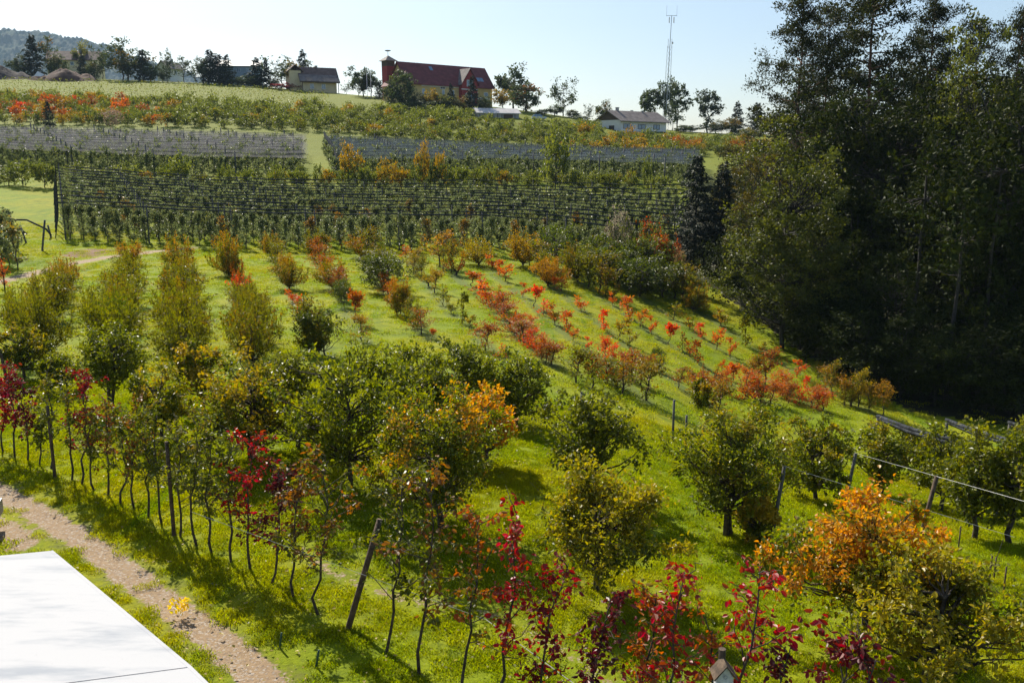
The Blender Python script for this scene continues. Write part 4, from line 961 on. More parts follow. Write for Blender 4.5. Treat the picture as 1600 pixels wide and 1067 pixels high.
# rolled nets in the valley at the right
for i, (pa, pb, lab) in enumerate([((1374, 655), (1534, 700), 'dark rolled net starting at the short post below the forest'), ((1482, 660), (1640, 705), 'dark rolled net right of the first valley net'), ((1580, 664), (1700, 690), 'dark rolled net at the far right edge'), ((1570, 712), (1700, 725), 'low dark rolled net behind the right hand pear trees')]):
    a = at(*pa, 2.1); b = at(*pb, 2.1)
    for q in range(2):
        px_tube('rolled_hail_net', [a + [0, .2 * q, .06 * q], a * .67 + b * .33 - [0, -.2 * q, .16 - .1 * q], a * .33 + b * .67 - [0, -.2 * q, .16 - .1 * q], b + [0, .2 * q, .06 * q]], .085, M['net_dark'], lab + (', upper strand' if q else ', lower strand'), 'net')
    for pp, w in ((a, 'near'), (b, 'far')):
        o = MB().tube([(0, 0, -.3), (0, 0, 2.12)], [.07, .06], 6).build('net_post', M['post_grey'], None, (pp[0], pp[1] + .12, pp[2] - 2.1), 0, True); tag(o, f'grey post at the {w} end of the {ordinal(i + 1)} valley net', 'post')

# ------------------------------------------------------------------ hedge shrubs between the netted orchards
HEDGE = [Proto(round_tree(np.random.default_rng(900 + i), 2.6, 2.6, .3, 26, 34, .26, .16, .06, .17), 2.6, 2.6, M['bark'], M['leaf_hill'], 'shrub') for i in range(4)]
HL = [(14,288,262,34,'k'),(36,290,256,36,'g'),(70,290,250,34,'g'),(88,288,262,26,'k'),(282,274,248,40,'g'),(262,274,258,26,'k'),(346,278,262,16,'k'),(360,277,264,14,'g'),(388,277,264,16,'k'),(470,278,262,18,'k'),
      (498,278,254,18,'k'),(514,280,262,18,'k'),(548,282,236,34,'y'),(546,284,260,26,'k'),(572,282,256,24,'g'),(590,282,260,24,'o'),(608,281,258,30,'y'),(628,281,262,26,'y'),(650,282,256,28,'g'),(662,281,234,22,'y'),(688,282,236,22,'y'),(680,284,258,30,'k'),(716,284,256,34,'g'),(740,284,262,26,'g'),(766,285,262,30,'o'),(800,286,268,30,'g'),(868,288,214,44,'g'),(900,287,268,26,'k'),(930,288,270,30,'g'),(1010,287,252,12,'k'),(960,288,272,26,'o'),(120,280,258,30,'k'),(160,279,262,34,'g'),(205,277,260,32,'g'),(430,278,262,30,'g')]
for q in range(24): HL.append((105 + q * 40 + (q * 37 % 11), 282, 262 + (q * 7 % 9) + .004 * q * 22, 22 + (q * 5 % 12), 'gogygog'[q % 7]))
HL.sort(key=lambda q: q[0])
for k, (u, v, vt, w, c) in enumerate(HL):
    y = 131 + (k % 3) * 1.6 if u > 95 else 126; p = at_y(u, y); H = max(1.0, top_z(p, vt) - p[2])
    plant('shrub', HEDGE[k % 4], p, H, max(1.2, w * mpp(p)), f'{CNAME[c]} shrub, {ordinal(k + 1)} from left in the hedge between the netted orchards', 'shrub', PAL[c], 'hedge between the netted orchards')
# ------------------------------------------------------------------ hillside orchard of low bushes above the nets
HILLB = []
for i in range(6):
    rng = np.random.default_rng(1000 + i); HILLB.append(single(round_tree(rng, 2.8, 3.6, .35, 22, 22, .46, .26, .06, .17, .1), M['bark'], M['leaf_hill'], 'hill_bush'))
spots = []
rows_h = 16
def bush_limit(u): return np.interp(u, [0, 400, 560, 640, 735, 745, 815, 830, 930, 945, 1050, 1180, 1300], [139, 154, 160, 163, 166, 182, 182, 185, 188, 203, 205, 214, 222])
for i in range(rows_h):
    rng = np.random.default_rng(1100 + i); y = 210 + 5.0 * i
    for x in np.arange(-.64 * y, .285 * y, 3.5):
        u = 800 + x / (y * CP) * FPX; xx = x + rng.normal() * .7; yy = y + rng.normal() * .8 + (8 if x < -40 else 0)
        zt = gz(xx, yy) + 2.3; vv = 533.5 - FPX * ((zt - HC) * CP + yy * SP) / (yy * CP - (zt - HC) * SP)
        if vv < bush_limit(u): continue
        if rng.random() < .10: continue
        spots.append((xx, yy, u, i))
spots.sort(key=lambda s: s[1])
rest = {}; nind = 0; hc = {}; spots = [(x, y, u, i, sum(1 for q in spots if q[3] == i and q[0] <= x)) for x, y, u, i in spots]
for k, (x, y, u, i, pos_) in enumerate(spots):
    rng = np.random.default_rng(5000 + k); f = rng.random(); pr = .5 if u < 60 else .36 if u < 240 else .13 if u < 560 else .08 if u < 940 else .42
    if f < pr: c = rng.choice(['r', 'm', 'y', 'y', 'b'] if u < 240 else ['y', 'b', 'b'] if u < 900 else ['y', 'y', 'b', 'b', 'm']); c = 'R' if (u < 120 and rng.random() < .12) else c
    else: c = rng.choice(['g', 'g', 'o', 'k'])
    s = rng.uniform(.72, 1.08); sz_ = rng.uniform(.8, 1.1); rz = rng.uniform(0, 6.28); q = int(rng.integers(0, 6)); z = gz(x, y)
    if nind < 295:
        o = link('hill_bush', HILLB[q][1], None, (x, y, z), rz, (s, s, s * sz_)); o.color = PAL[c]; nind += 1
        tag(o, f'{CNAME[c]} bush, {ordinal(pos_)} from left in the {ordinal(i + 1)} row of the hillside orchard', 'bush', 'bushes of the hillside orchard')
    else:
        cl = c if c in ('y', 'm', 'r', 'R') else 'g'; mbx = rest.setdefault(cl, MB()); Mx = np.eye(4); a, b = math.cos(rz) * s, math.sin(rz) * s
        Mx[:2, :2] = [[a, -b], [b, a]]; Mx[2, 2] = s * sz_; Mx[:3, 3] = (x, y, z); mbx.merge(HILLB[q][0], Mx)
for cl, mbx in rest.items():
    o = mbx.build('far_hill_bushes', [M['bark'], M['leaf_hill']]); o.color = PAL[cl]; tag(o, f'{CNAME[cl]} bushes massed at the top of the hillside orchard', 'orchard', None, 'stuff')
# rows of young vines on the upper meadow
vm = MB()
for i in range(12):
    rng = np.random.default_rng(1200 + i); y = 264 + 4.6 * i
    xs = np.arange(-.62 * y, -.20 * y, .8) + rng.normal(size=len(np.arange(-.62 * y, -.20 * y, .8))) * .3; n = len(xs) * 3; X = np.repeat(xs, 3) + rng.normal(size=n) * .3; Y = y + rng.normal(size=n) * .2
    P = np.stack([X, Y, ground_z(X, Y) + rng.uniform(.1, .9, n)], 1); leaves(vm, P, rng.normal(size=(n, 3)) + [0, 0, .4], .45, .28, rng)
o = vm.build('young_vines', M['leaf_hill']); o.color = (.15, .13, .02, .4); tag(o, 'rows of low young vines on the upper meadow', 'vines', None, 'stuff')

# ------------------------------------------------------------------ buildings on the crest
M['roof_red'] = plain('roof_red', (.19, .045, .045), .75, .2, .8)
M['roof_brown'] = plain('roof_brown', (.17, .11, .09), .8, .25, .8)
M['roof_grey'] = plain('roof_grey', (.20, .165, .15), .8, .25, .8)
M['roof_pale'] = plain('roof_pale', (.62, .58, .55), .55, .12, .6)
M['wall_yellow'] = plain('wall_yellow', (.62, .45, .18), .85, .08, .5)
M['wall_white'] = plain('wall_white', (.74, .73, .72), .85, .06, .5)
M['wall_cream'] = plain('wall_cream', (.68, .58, .36), .85, .08, .5)
M['wall_blue'] = plain('wall_blue', (.35, .45, .52), .85, .1, .5)
M['wall_red'] = plain('wall_red', (.30, .035, .035), .8, .1, .6)
M['timber'] = plain('timber', (.10, .065, .045), .85, .2, 1.5)
M['concrete'] = plain('concrete', (.36, .35, .34), .85, .15, 1)
M['window_frame'] = plain('window_frame', (.75, .76, .78), .6, .05, 2)
M['window_dark'] = plain('window_dark', (.05, .045, .04), .6, .2, 2)
M['metal'] = plain('metal', (.28, .31, .33), .45, .1, 2, metal=.7)
def glass_mat():
    m, nt, out = new_mat('window_glass')
    p = N(nt, 'ShaderNodeBsdfPrincipled', inp={'Base Color': (.16, .24, .34, 1), 'Roughness': .12, 'Specular IOR Level': .8}); nt.links.new(p.outputs[0], out.inputs['Surface']); return m
M['glass'] = glass_mat()
def window(t, x, z, w, h, yf, frame='window_frame', glass='glass', axis='y', mullion=True):
    """window on the wall plane y = yf (facing -y) or x = yf (facing -x)"""
    def bx(x0, x1, d0, d1, z0, z1):
        return MB().box((x0, yf - d1, z0), (x1, yf - d0, z1)) if axis == 'y' else MB().box((yf - d1, x0, z0), (yf - d0, x1, z1))
    f = MB()
    for a in ((x - w/2, x - w/2 + .1, z, z + h), (x + w/2 - .1, x + w/2, z, z + h), (x - w/2 + .1, x + w/2 - .1, z, z + .1), (x - w/2 + .1, x + w/2 - .1, z + h - .1, z + h)) + (((x - .05, x + .05, z + .1, z + h - .1),) if mullion else ()):
        q = bx(a[0], a[1], .0, .09, a[2], a[3]); f.merge(q)
    o = f.build('window', M[frame], t)
    bx(x - w/2 + .02, x + w/2 - .02, .005, .04, z + .02, z + h - .02).build('pane', M[glass], o)
    return o
def house(name, label, p, rz, L, D, hw, hr, wall, roof, over=.6, cat='house', gable=None, th=.22, base=1.5):
    """long side on local x, front faces -y; origin at the middle of the front wall foot"""
    t = empty(name, tuple(p), rz); tag(t, label, cat)
    x0, x1 = -L / 2, L / 2
    MB().box((x0, 0, -base), (x1, D, hw)).build('wall', M[wall], t)
    for x, s in ((x0, 1), (x1, -1)):
        g = MB(); e = x + s * .25; g.tri([(x, 0, hw), (x, D, hw), (x, D/2, hw + hr), (e, 0, hw), (e, D, hw), (e, D/2, hw + hr)], [(0, 1, 2), (3, 5, 4)])
        g.build('gable', M[gable or wall], t)
    for s in (-1, 1):
        ye = -over if s < 0 else D + over; ze = hw - over * hr / (D / 2); yr = D / 2
        V = [(x0 - over, ye, ze + .02), (x1 + over, ye, ze + .02), (x1 + over, yr, hw + hr + .02), (x0 - over, yr, hw + hr + .02)]
        V += [(a, b, c + th) for a, b, c in V]
        MB().add(V, [(0, 3, 2, 1), (4, 5, 6, 7), (0, 1, 5, 4), (1, 2, 6, 5), (2, 3, 7, 6), (3, 0, 4, 7)]).build('roof', M[roof], t)
    return t
def chimney(t, x, y, z0, z1, w=.7, mat='concrete'):
    c = MB().box((x - w/2, y - w/2, z0), (x + w/2, y + w/2, z1)).build('chimney', M[mat], t)
    MB().box((x - w/2 - .1, y - w/2 - .1, z1 + .002), (x + w/2 + .1, y + w/2 + .1, z1 + .12)).build('chimney_cap', M['metal'], c)
# red-roofed hall with tower
def hall():
    a = pt_y(636, 128, 282); b = pt_y(769, 139, 303); L = math.hypot(b[0] - a[0], b[1] - a[1]); rz = math.atan2(b[1] - a[1], b[0] - a[0])
    mid = (a + b) / 2; hw = 5.6; base = mid[2] - hw + .4
    t = house('village_hall', 'long yellow hall with dark red roof, front gable and dormer', (mid[0], mid[1], base), rz, L, 9.5, hw, 5.9, 'wall_yellow', 'roof_red', .7, 'building', base=3)
    for i, x in enumerate(np.linspace(-L * .32, L * .02, 4)): window(t, x, 2.2, .9, 1.5, -.003)
    window(t, -L * .10, 3.9, 1.9, .7, -.003, glass='window_dark'); window(t, L * .42, 2.3, 1.6, 1.3, -.003); window(t, L * .30, 2.3, 1.3, 1.3, -.003)
    # white band under the eaves
    MB().box((-L * .34, -.03, 4.45), (L * .12, -.004, 4.95)).build('band', M['wall_white'], t); MB().box((L * .27, -.03, 1.4), (L * .47, -.004, 2.0)).build('band', M['wall_white'], t)
    gx = L * .185; w = 3.1
    V = [(gx - w, -1.6, -2), (gx + w, -1.6, -2), (gx + w, -1.6, 6.0), (gx, -1.6, 10.4), (gx - w, -1.6, 6.0)]; Vb = [(x, 4.0, z) for x, _, z in V]
    cg = MB().add(V + Vb, [(0, 1, 2, 4), (0, 5, 6, 1), (1, 6, 7, 2), (4, 9, 5, 0)]).build('front_gable', M['wall_red'], t)
    MB().tri([V[4], V[2], V[3]], [(0, 1, 2)]).build('gable_peak', M['wall_red'], t)
    for s in (-1, 1):
        e = gx + s * (w + .5); V = [(gx, -2.1, 10.45), (e, -2.1, 5.35), (e, 4.2, 5.35), (gx, 4.2, 10.45)]; V += [(x, y, z + .22) for x, y, z in V]
        MB().add(V, [(0, 1, 2, 3), (4, 7, 6, 5), (0, 4, 5, 1), (1, 5, 6, 2), (2, 6, 7, 3)]).build('gable_roof', M['roof_grey' if s < 0 else 'roof_red'], t)  # left slope paler: its sunlit look is put into the roof colour
    window(t, gx, 5.0, 2.3, 2.0, -1.603); window(t, gx - 1.0, .6, 1.5, 2.2, -1.603, mullion=False); window(t, gx + 1.0, .6, 1.5, 2.2, -1.603, mullion=False)
    MB().box((gx - w - .2, -1.75, 4.0), (gx + w + .2, -1.604, 4.25)).build('ledge', M['wall_white'], t)
    # roof lights
    for x, f in ((-L * .16, .72), (L * .36, .28), (L * .40, .28)):
        y = 4.75 * f; z = hw + 5.9 * f + .3; MB().add([(x - .6, y - .5, z - .62 + .1), (x + .6, y - .5, z - .62 + .1), (x + .6, y + .5, z + .62 + .1), (x - .6, y + .5, z + .62 + .1)], [(0, 1, 2, 3)]).build('roof_window', M['glass'], t)
    # low wing at the left end
    V = [(-L/2 - 3.6, .8, -2), (-L/2 - .01, .8, -2), (-L/2 - .01, .8, 6.2), (-L/2 - 3.6, .8, 4.2)]; Vb = [(x, 8, z) for x, _, z in V]
    MB().add(V + Vb, [(0, 1, 2, 3), (4, 7, 6, 5), (0, 3, 7, 4)]).build('wing', M['wall_yellow'], t)
    V = [(-L/2 - 4.1, .3, 4.05), (-L/2 - .02, .3, 8.4), (-L/2 - .02, 8.5, 8.4), (-L/2 - 4.1, 8.5, 4.05)]; V += [(x, y, z + .2) for x, y, z in V]
    MB().add(V, [(0, 3, 2, 1), (4, 5, 6, 7), (0, 1, 5, 4), (2, 3, 7, 6), (3, 0, 4, 7)]).build('wing_roof', M['roof_red'], t)
    # tower: its own thing
    c = at_y(608, 288); tz = pt_y(608, 96, 288)[2]; tt = empty('siren_tower', (c[0], c[1], c[2]), rz); tag(tt, 'square dark red tower with pointed roof and siren beside the hall', 'tower')
    h = tz - c[2]; r = 1.45
    MB().box((-r, -r, -1), (r, r, h - 1.6)).build('shaft', M['wall_red'], tt); MB().box((-r - .02, -r - .02, h - 1.598), (r + .02, r + .02, h)).build('louvre_band', M['timber'], tt)
    e = r + .75; MB().tri([(-e, -e, h), (e, -e, h), (e, e, h), (-e, e, h), (0, 0, h + 1.7)], [(0, 1, 4), (1, 2, 4), (2, 3, 4), (3, 0, 4), (0, 3, 2), (0, 2, 1)]).build('roof', M['roof_grey'], tt)
    MB().tube([(0, 0, h + 1.5), (0, 0, h + 3.1)], .07, 6).build('mast', M['metal'], tt)
    MB().tube([(0, 0, h + 2.9), (0, 0, h + 3.05), (0, 0, h + 3.2), (0, 0, h + 3.3)], [.55, .95, .95, .3], 8).build('siren', M['metal'], tt)
hall()
# white house with brown roof
def white_house():
    a = pt_y(970, 189, 256); b = pt_y(1041, 194, 268); L = math.hypot(b[0] - a[0], b[1] - a[1]) ; rz = math.atan2(b[1] - a[1], b[0] - a[0]); mid = (a + b) / 2
    hw = 4.4; t = house('white_house', 'white house with low brown roof and dark gable below the mast', (mid[0], mid[1], mid[2] - hw + .5), rz, L, 9.0, hw, 2.5, 'wall_white', 'roof_grey', 1.0, 'house', 'timber', base=4)
    for x, w in ((-L * .36, 3.2), (-L * .05, 3.2), (L * .28, 2.6)): window(t, x, 2.0, w, 1.35, -.003, 'timber', 'glass')
    window(t, 3.5, 1.6, 2.0, 1.3, -L / 2 - .003, 'timber', 'window_dark', 'x')
    MB().box((-L/2 - .5, -1.2, .4), (L/2 + .2, -.01, 1.25)).build('balcony', M['wall_white'], t)
    chimney(t, -L * .33, 4.6, hw + 2.0, hw + 3.5); chimney(t, L * .02, 5.2, hw + 1.7, hw + 2.9, .5); chimney(t, L * .2, 4.2, hw + 1.9, hw + 2.9, .45)
white_house()
def yellow_house():
    p = at_y(500, 312); rz = R(24); z = pt_y(500, 127, 312)[2]
    hw = 4.6; t = house('yellow_house', 'cream yellow house with brown stepped roofs left of the hall', (p[0], p[1], z - hw + .3), rz, 11.5, 8.5, hw, 4.2, 'wall_cream', 'roof_brown', 1.0, base=4)
    for x in (-2.6, 1.3): window(t, x, 1.7, 1.3, 1.7, -.003)
    V = [(-6.8, -1.7, hw - .7), (6.6, -1.7, hw - .7), (6.6, 1.2, hw + 1.6), (-6.8, 1.2, hw + 1.6)]; V += [(x, y, zz + .2) for x, y, zz in V]
    MB().add(V, [(0, 3, 2, 1), (4, 5, 6, 7), (0, 1, 5, 4), (1, 2, 6, 5), (2, 3, 7, 6), (3, 0, 4, 7)]).build('porch_roof', M['roof_grey'], t)
    for x in (-6, 6): MB().tube([(x, -1.5, -1), (x, -1.5, hw - .7)], .12, 6).build('pillar', M['timber'], t)
    MB().box((-9.5, 2, -3), (-5.76, 9, hw + 3)).build('side_wing', M['wall_cream'], t)
    V = [(-10.2, 1.4, hw + 2.6), (-7.6, 1.4, hw + 4.8), (-7.6, 9.6, hw + 4.8), (-10.2, 9.6, hw + 2.6)]; V2 = [(-7.59, 1.4, hw + 4.8), (-4.9, 1.4, hw + 2.6), (-4.9, 9.6, hw + 2.6), (-7.59, 9.6, hw + 4.8)]
    for W_ in (V, V2):
        W3 = W_ + [(x, y, zz + .2) for x, y, zz in W_]; MB().add(W3, [(0, 3, 2, 1), (4, 5, 6, 7), (0, 1, 5, 4), (1, 2, 6, 5), (2, 3, 7, 6), (3, 0, 4, 7)]).build('wing_roof', M['roof_brown'], t)
    chimney(t, 0, 4.6, hw + 3.6, hw + 4.9)
yellow_house()
def small_house(u, v_eave, y, rz, L, D, hw, hr, wall, roof, name, label, wins=2, ch=True):
    p = pt_y(u, v_eave, y); t = house(name, label, (p[0], p[1], p[2] - hw), R(rz), L, D, hw, hr, wall, roof, .7, base=5)
    for i in range(wins): window(t, -L / 2 + L * (i + 1) / (wins + 1), hw - 2.2, 1.3, 1.4, -.003)
    if ch: chimney(t, L * .12, D * .45, hw + hr * .7, hw + hr + 1.0)
    return t
small_house(372, 103, 330, 6, 14, 8, 5, 2.0, 'wall_blue', 'roof_pale', 'pale_house', 'pale blue house with a low bright roof behind dark conifers', 3, False)
small_house(112, 93, 352, 8, 18, 9, 4, 3.2, 'wall_cream', 'roof_brown', 'farmhouse', 'low brown roofed farmhouse behind the earth mound', 3)
small_house(274, 107, 345, 70, 8, 5, 3, 2.2, 'wall_white', 'roof_grey', 'small_house', 'small grey gabled house between two thin trees', 1)
p = pt_y(779, 177, 258); t = house('barn', 'low barn with bright sheet roof in front of the hall', (p[0], p[1], p[2] - 2.2), R(20), 12.2, 5.5, 2.2, 1.2, 'concrete', 'roof_pale', .5, 'barn', base=3)
for i in range(9): MB().box((-5.6 + i * 1.3, -.06, -1), (-5.45 + i * 1.3, -.002, 2.1)).build('batten', M['timber'], t)
MB().box((1.5, -.05, -1), (4.2, -.003, 1.9)).build('door', M['timber'], t)
# cables mast
def radio_mast():
    c = at_y(1039, 285); zt = pt_y(1043, 25, 285)[2]; H = zt - c[2]; t = empty('radio_mast', tuple(c)); tag(t, 'tall steel lattice radio mast with antennas above the white house', 'mast')
    lean = .9
    MB().tube([(0, 0, -1), (lean * .5, 0, H * .5), (lean, 0, H)], [.14, .12, .09], 6).build('mast_tube', M['metal'], t)
    for k in range(3):
        th = k * 2.09 + .4; o = np.array([math.cos(th), math.sin(th), 0]) * .85
        MB().tube([o * 1.3 + [0, 0, -1], o * .9 + [lean * .72, 0, H * .74]], .055, 5).build('lattice_leg', M['metal'], t)
    br = MB(); n = 16
    for i in range(n):
        z0, z1 = H * .74 * i / n, H * .74 * (i + 1) / n
        for k in range(3):
            a, b = k * 2.09 + .4, (k + 1) * 2.09 + .4; r0, r1 = .85 * (1.3 - .4 * i / n), .85 * (1.3 - .4 * (i + 1) / n); lx = lean * .72
            br.tube([(math.cos(a) * r0 + lx * i / n, math.sin(a) * r0, z0), (math.cos(b) * r1 + lx * (i + 1) / n, math.sin(b) * r1, z1)], .025, 3, cap=False)
    br.build('lattice_brace', M['metal'], t)
    MB().tube([(lean - 1.6, 0, H), (lean + 1.6, 0, H)], .06, 5).build('cross_arm', M['metal'], t)
    for s in (-1.55, 1.55): MB().tube([(lean + s, 0, H - .2), (lean + s, 0, H + 3.0)], .035, 5).build('whip_antenna', M['metal'], t)
    for s in (-.7, .7): MB().box((lean + s - .13, -.12, H - 2.1), (lean + s + .13, .12, H - .4)).build('panel_antenna', M['wall_white'], t)
    for s in (-.55, .55): MB().tube([(lean * .75 + s, 0, H * .72), (lean * .75 + s, 0, H * .80)], .06, 5).build('dipole_antenna', M['metal'], t)
    MB().tube([(lean * .76 + .6, -.2, H * .765), (lean * .76 + .9, -.2, H * .765)], .32, 8).build('dish', M['wall_white'], t)
radio_mast()
def car():
    p = pt_y(842, 187, 262); z = gz(p[0], p[1]); z = max(z, p[2] - .1); t = empty('parked_car', (p[0], p[1], z), R(5)); tag(t, 'pale grey car parked on the crest right of the barn', 'car')
    M['car_paint'] = plain('car_paint', (.45, .50, .56), .3, .05, 1, metal=.3)
    prof = [(-2.1, .3), (2.1, .3), (2.15, .75), (1.2, .92), (-2.05, .95)]
    V = [(x, -.8, zz) for x, zz in prof] + [(x, .8, zz) for x, zz in prof]
    MB().add(V, [(0, 1, 2, 3), (5, 8, 7, 6), (0, 5, 6, 1), (1, 6, 7, 2), (2, 7, 8, 3), (3, 8, 9, 4), (4, 9, 5, 0)]).tri(V, [(0, 3, 4), (5, 9, 8)]).build('body', M['car_paint'], t)
    V = [(-1.9, -.75, .951), (1.15, -.75, .922), (.45, -.62, 1.42), (-1.4, -.62, 1.45)]; V += [(x, -y, zz) for x, y, zz in V]
    MB().add(V, [(0, 1, 2, 3), (4, 7, 6, 5), (1, 5, 6, 2), (0, 3, 7, 4)]).build('windows', M['glass'], t); MB().box((-1.42, -.63, 1.452), (.47, .63, 1.5)).build('roof', M['car_paint'], t)
    for x in (-1.3, 1.3):
        for y in (-.82, .82): MB().tube([(x, y - .1, .3), (x, y + .1, .3)], .32, 8).build('wheel', M['rubber'], t)
car()
for i, u in enumerate((574, 580)):
    p = at_y(u, 296); h = top_z(p, 114) - p[2]; o = MB().tube([(0, 0, -.5), (0, 0, h)], [.10, .06], 6).build('flag_pole', M['wall_white'], None, tuple(p), 0, True); tag(o, f'{"left" if i == 0 else "right"} of two pale flag poles left of the tower', 'pole')
# earth mounds beside the farmhouse
M['earth'] = plain('earth', (.11, .058, .040), .95, .35, .5, bump=.6)
M['earth_dark'] = plain('earth_dark', (.055, .042, .040), .95, .35, .5, bump=.6)
def mound(u, vt, y, wpx, D, label, mat, seed, sx=1):
    p = at_y(u, y); H = top_z(p, vt) - p[2]; W = wpx * mpp(p); rng = np.random.default_rng(seed); n, m = 40, 16
    th = np.linspace(0, 2 * np.pi, n, endpoint=False); r = np.linspace(0, 1, m); TH, RR = np.meshgrid(th, r, indexing='ij')
    X = np.cos(TH) * RR * W / 2; Y = np.sin(TH) * RR * D / 2; sh = sum(np.sin(TH * k + rng.uniform(0, 6)) * .06 for k in (2, 3, 5, 7))
    Z = np.zeros_like(X)
    for q in range(7):
        cx = rng.uniform(-.30, .30) * W; cy = rng.uniform(-.2, .2) * D; hq = H * rng.uniform(.45, .95) * (1 - abs(cx) / W); Z = np.maximum(Z, hq - np.hypot((X - cx), (Y - cy)) * rng.uniform(.42, .6))
    Z = np.clip(Z, 0, H) * (1 - RR ** 6) + rng.normal(size=TH.shape) * .10 * (RR < .95) * (RR > .02); Z[:, 0] = Z[:, 1].mean()
    gzv = ground_z(X + p[0], Y + p[1]) - p[2]; Z = Z + gzv - .15
    V = np.stack([X, Y, Z], -1).reshape(-1, 3); i = np.arange(n)[:, None]; j = np.arange(m - 1)[None, :]; i2 = (i + 1) % n
    o = MB().add(V, np.stack([i * m + j, i * m + j + 1, i2 * m + j + 1, i2 * m + j], -1).reshape(-1, 4)).build('earth_mound', mat, None, tuple(p), 0, True); tag(o, label, 'mound')
mound(108, 101, 318, 92, 16, 'brown earth mound in front of the farmhouse', M['earth'], 1)
mound(10, 97, 318, 82, 14, 'long dark heap of rubble at the left edge', M['earth_dark'], 2)
mound(66, 112, 315, 44, 8, 'low heap of reddish earth between two mounds', M['earth'], 3)
p = at_y(60, 312); o = MB().add([(-1.3, 0, .3), (1.2, -.1, .1), (1.7, .8, .6), (-.6, 1, 1.6), (-1.2, .1, .5), (1.1, 0, .3), (1.6, .9, .9), (-.5, 1.1, 1.9)], [(0, 1, 2, 3), (4, 5, 6, 7), (0, 4, 5, 1), (1, 5, 6, 2), (2, 6, 7, 3)]).build('white_tarpaulin', M['wall_white'], None, (p[0], p[1], p[2] + 1.2)); tag(o, 'white tarpaulin lying on the low reddish heap', 'tarpaulin')

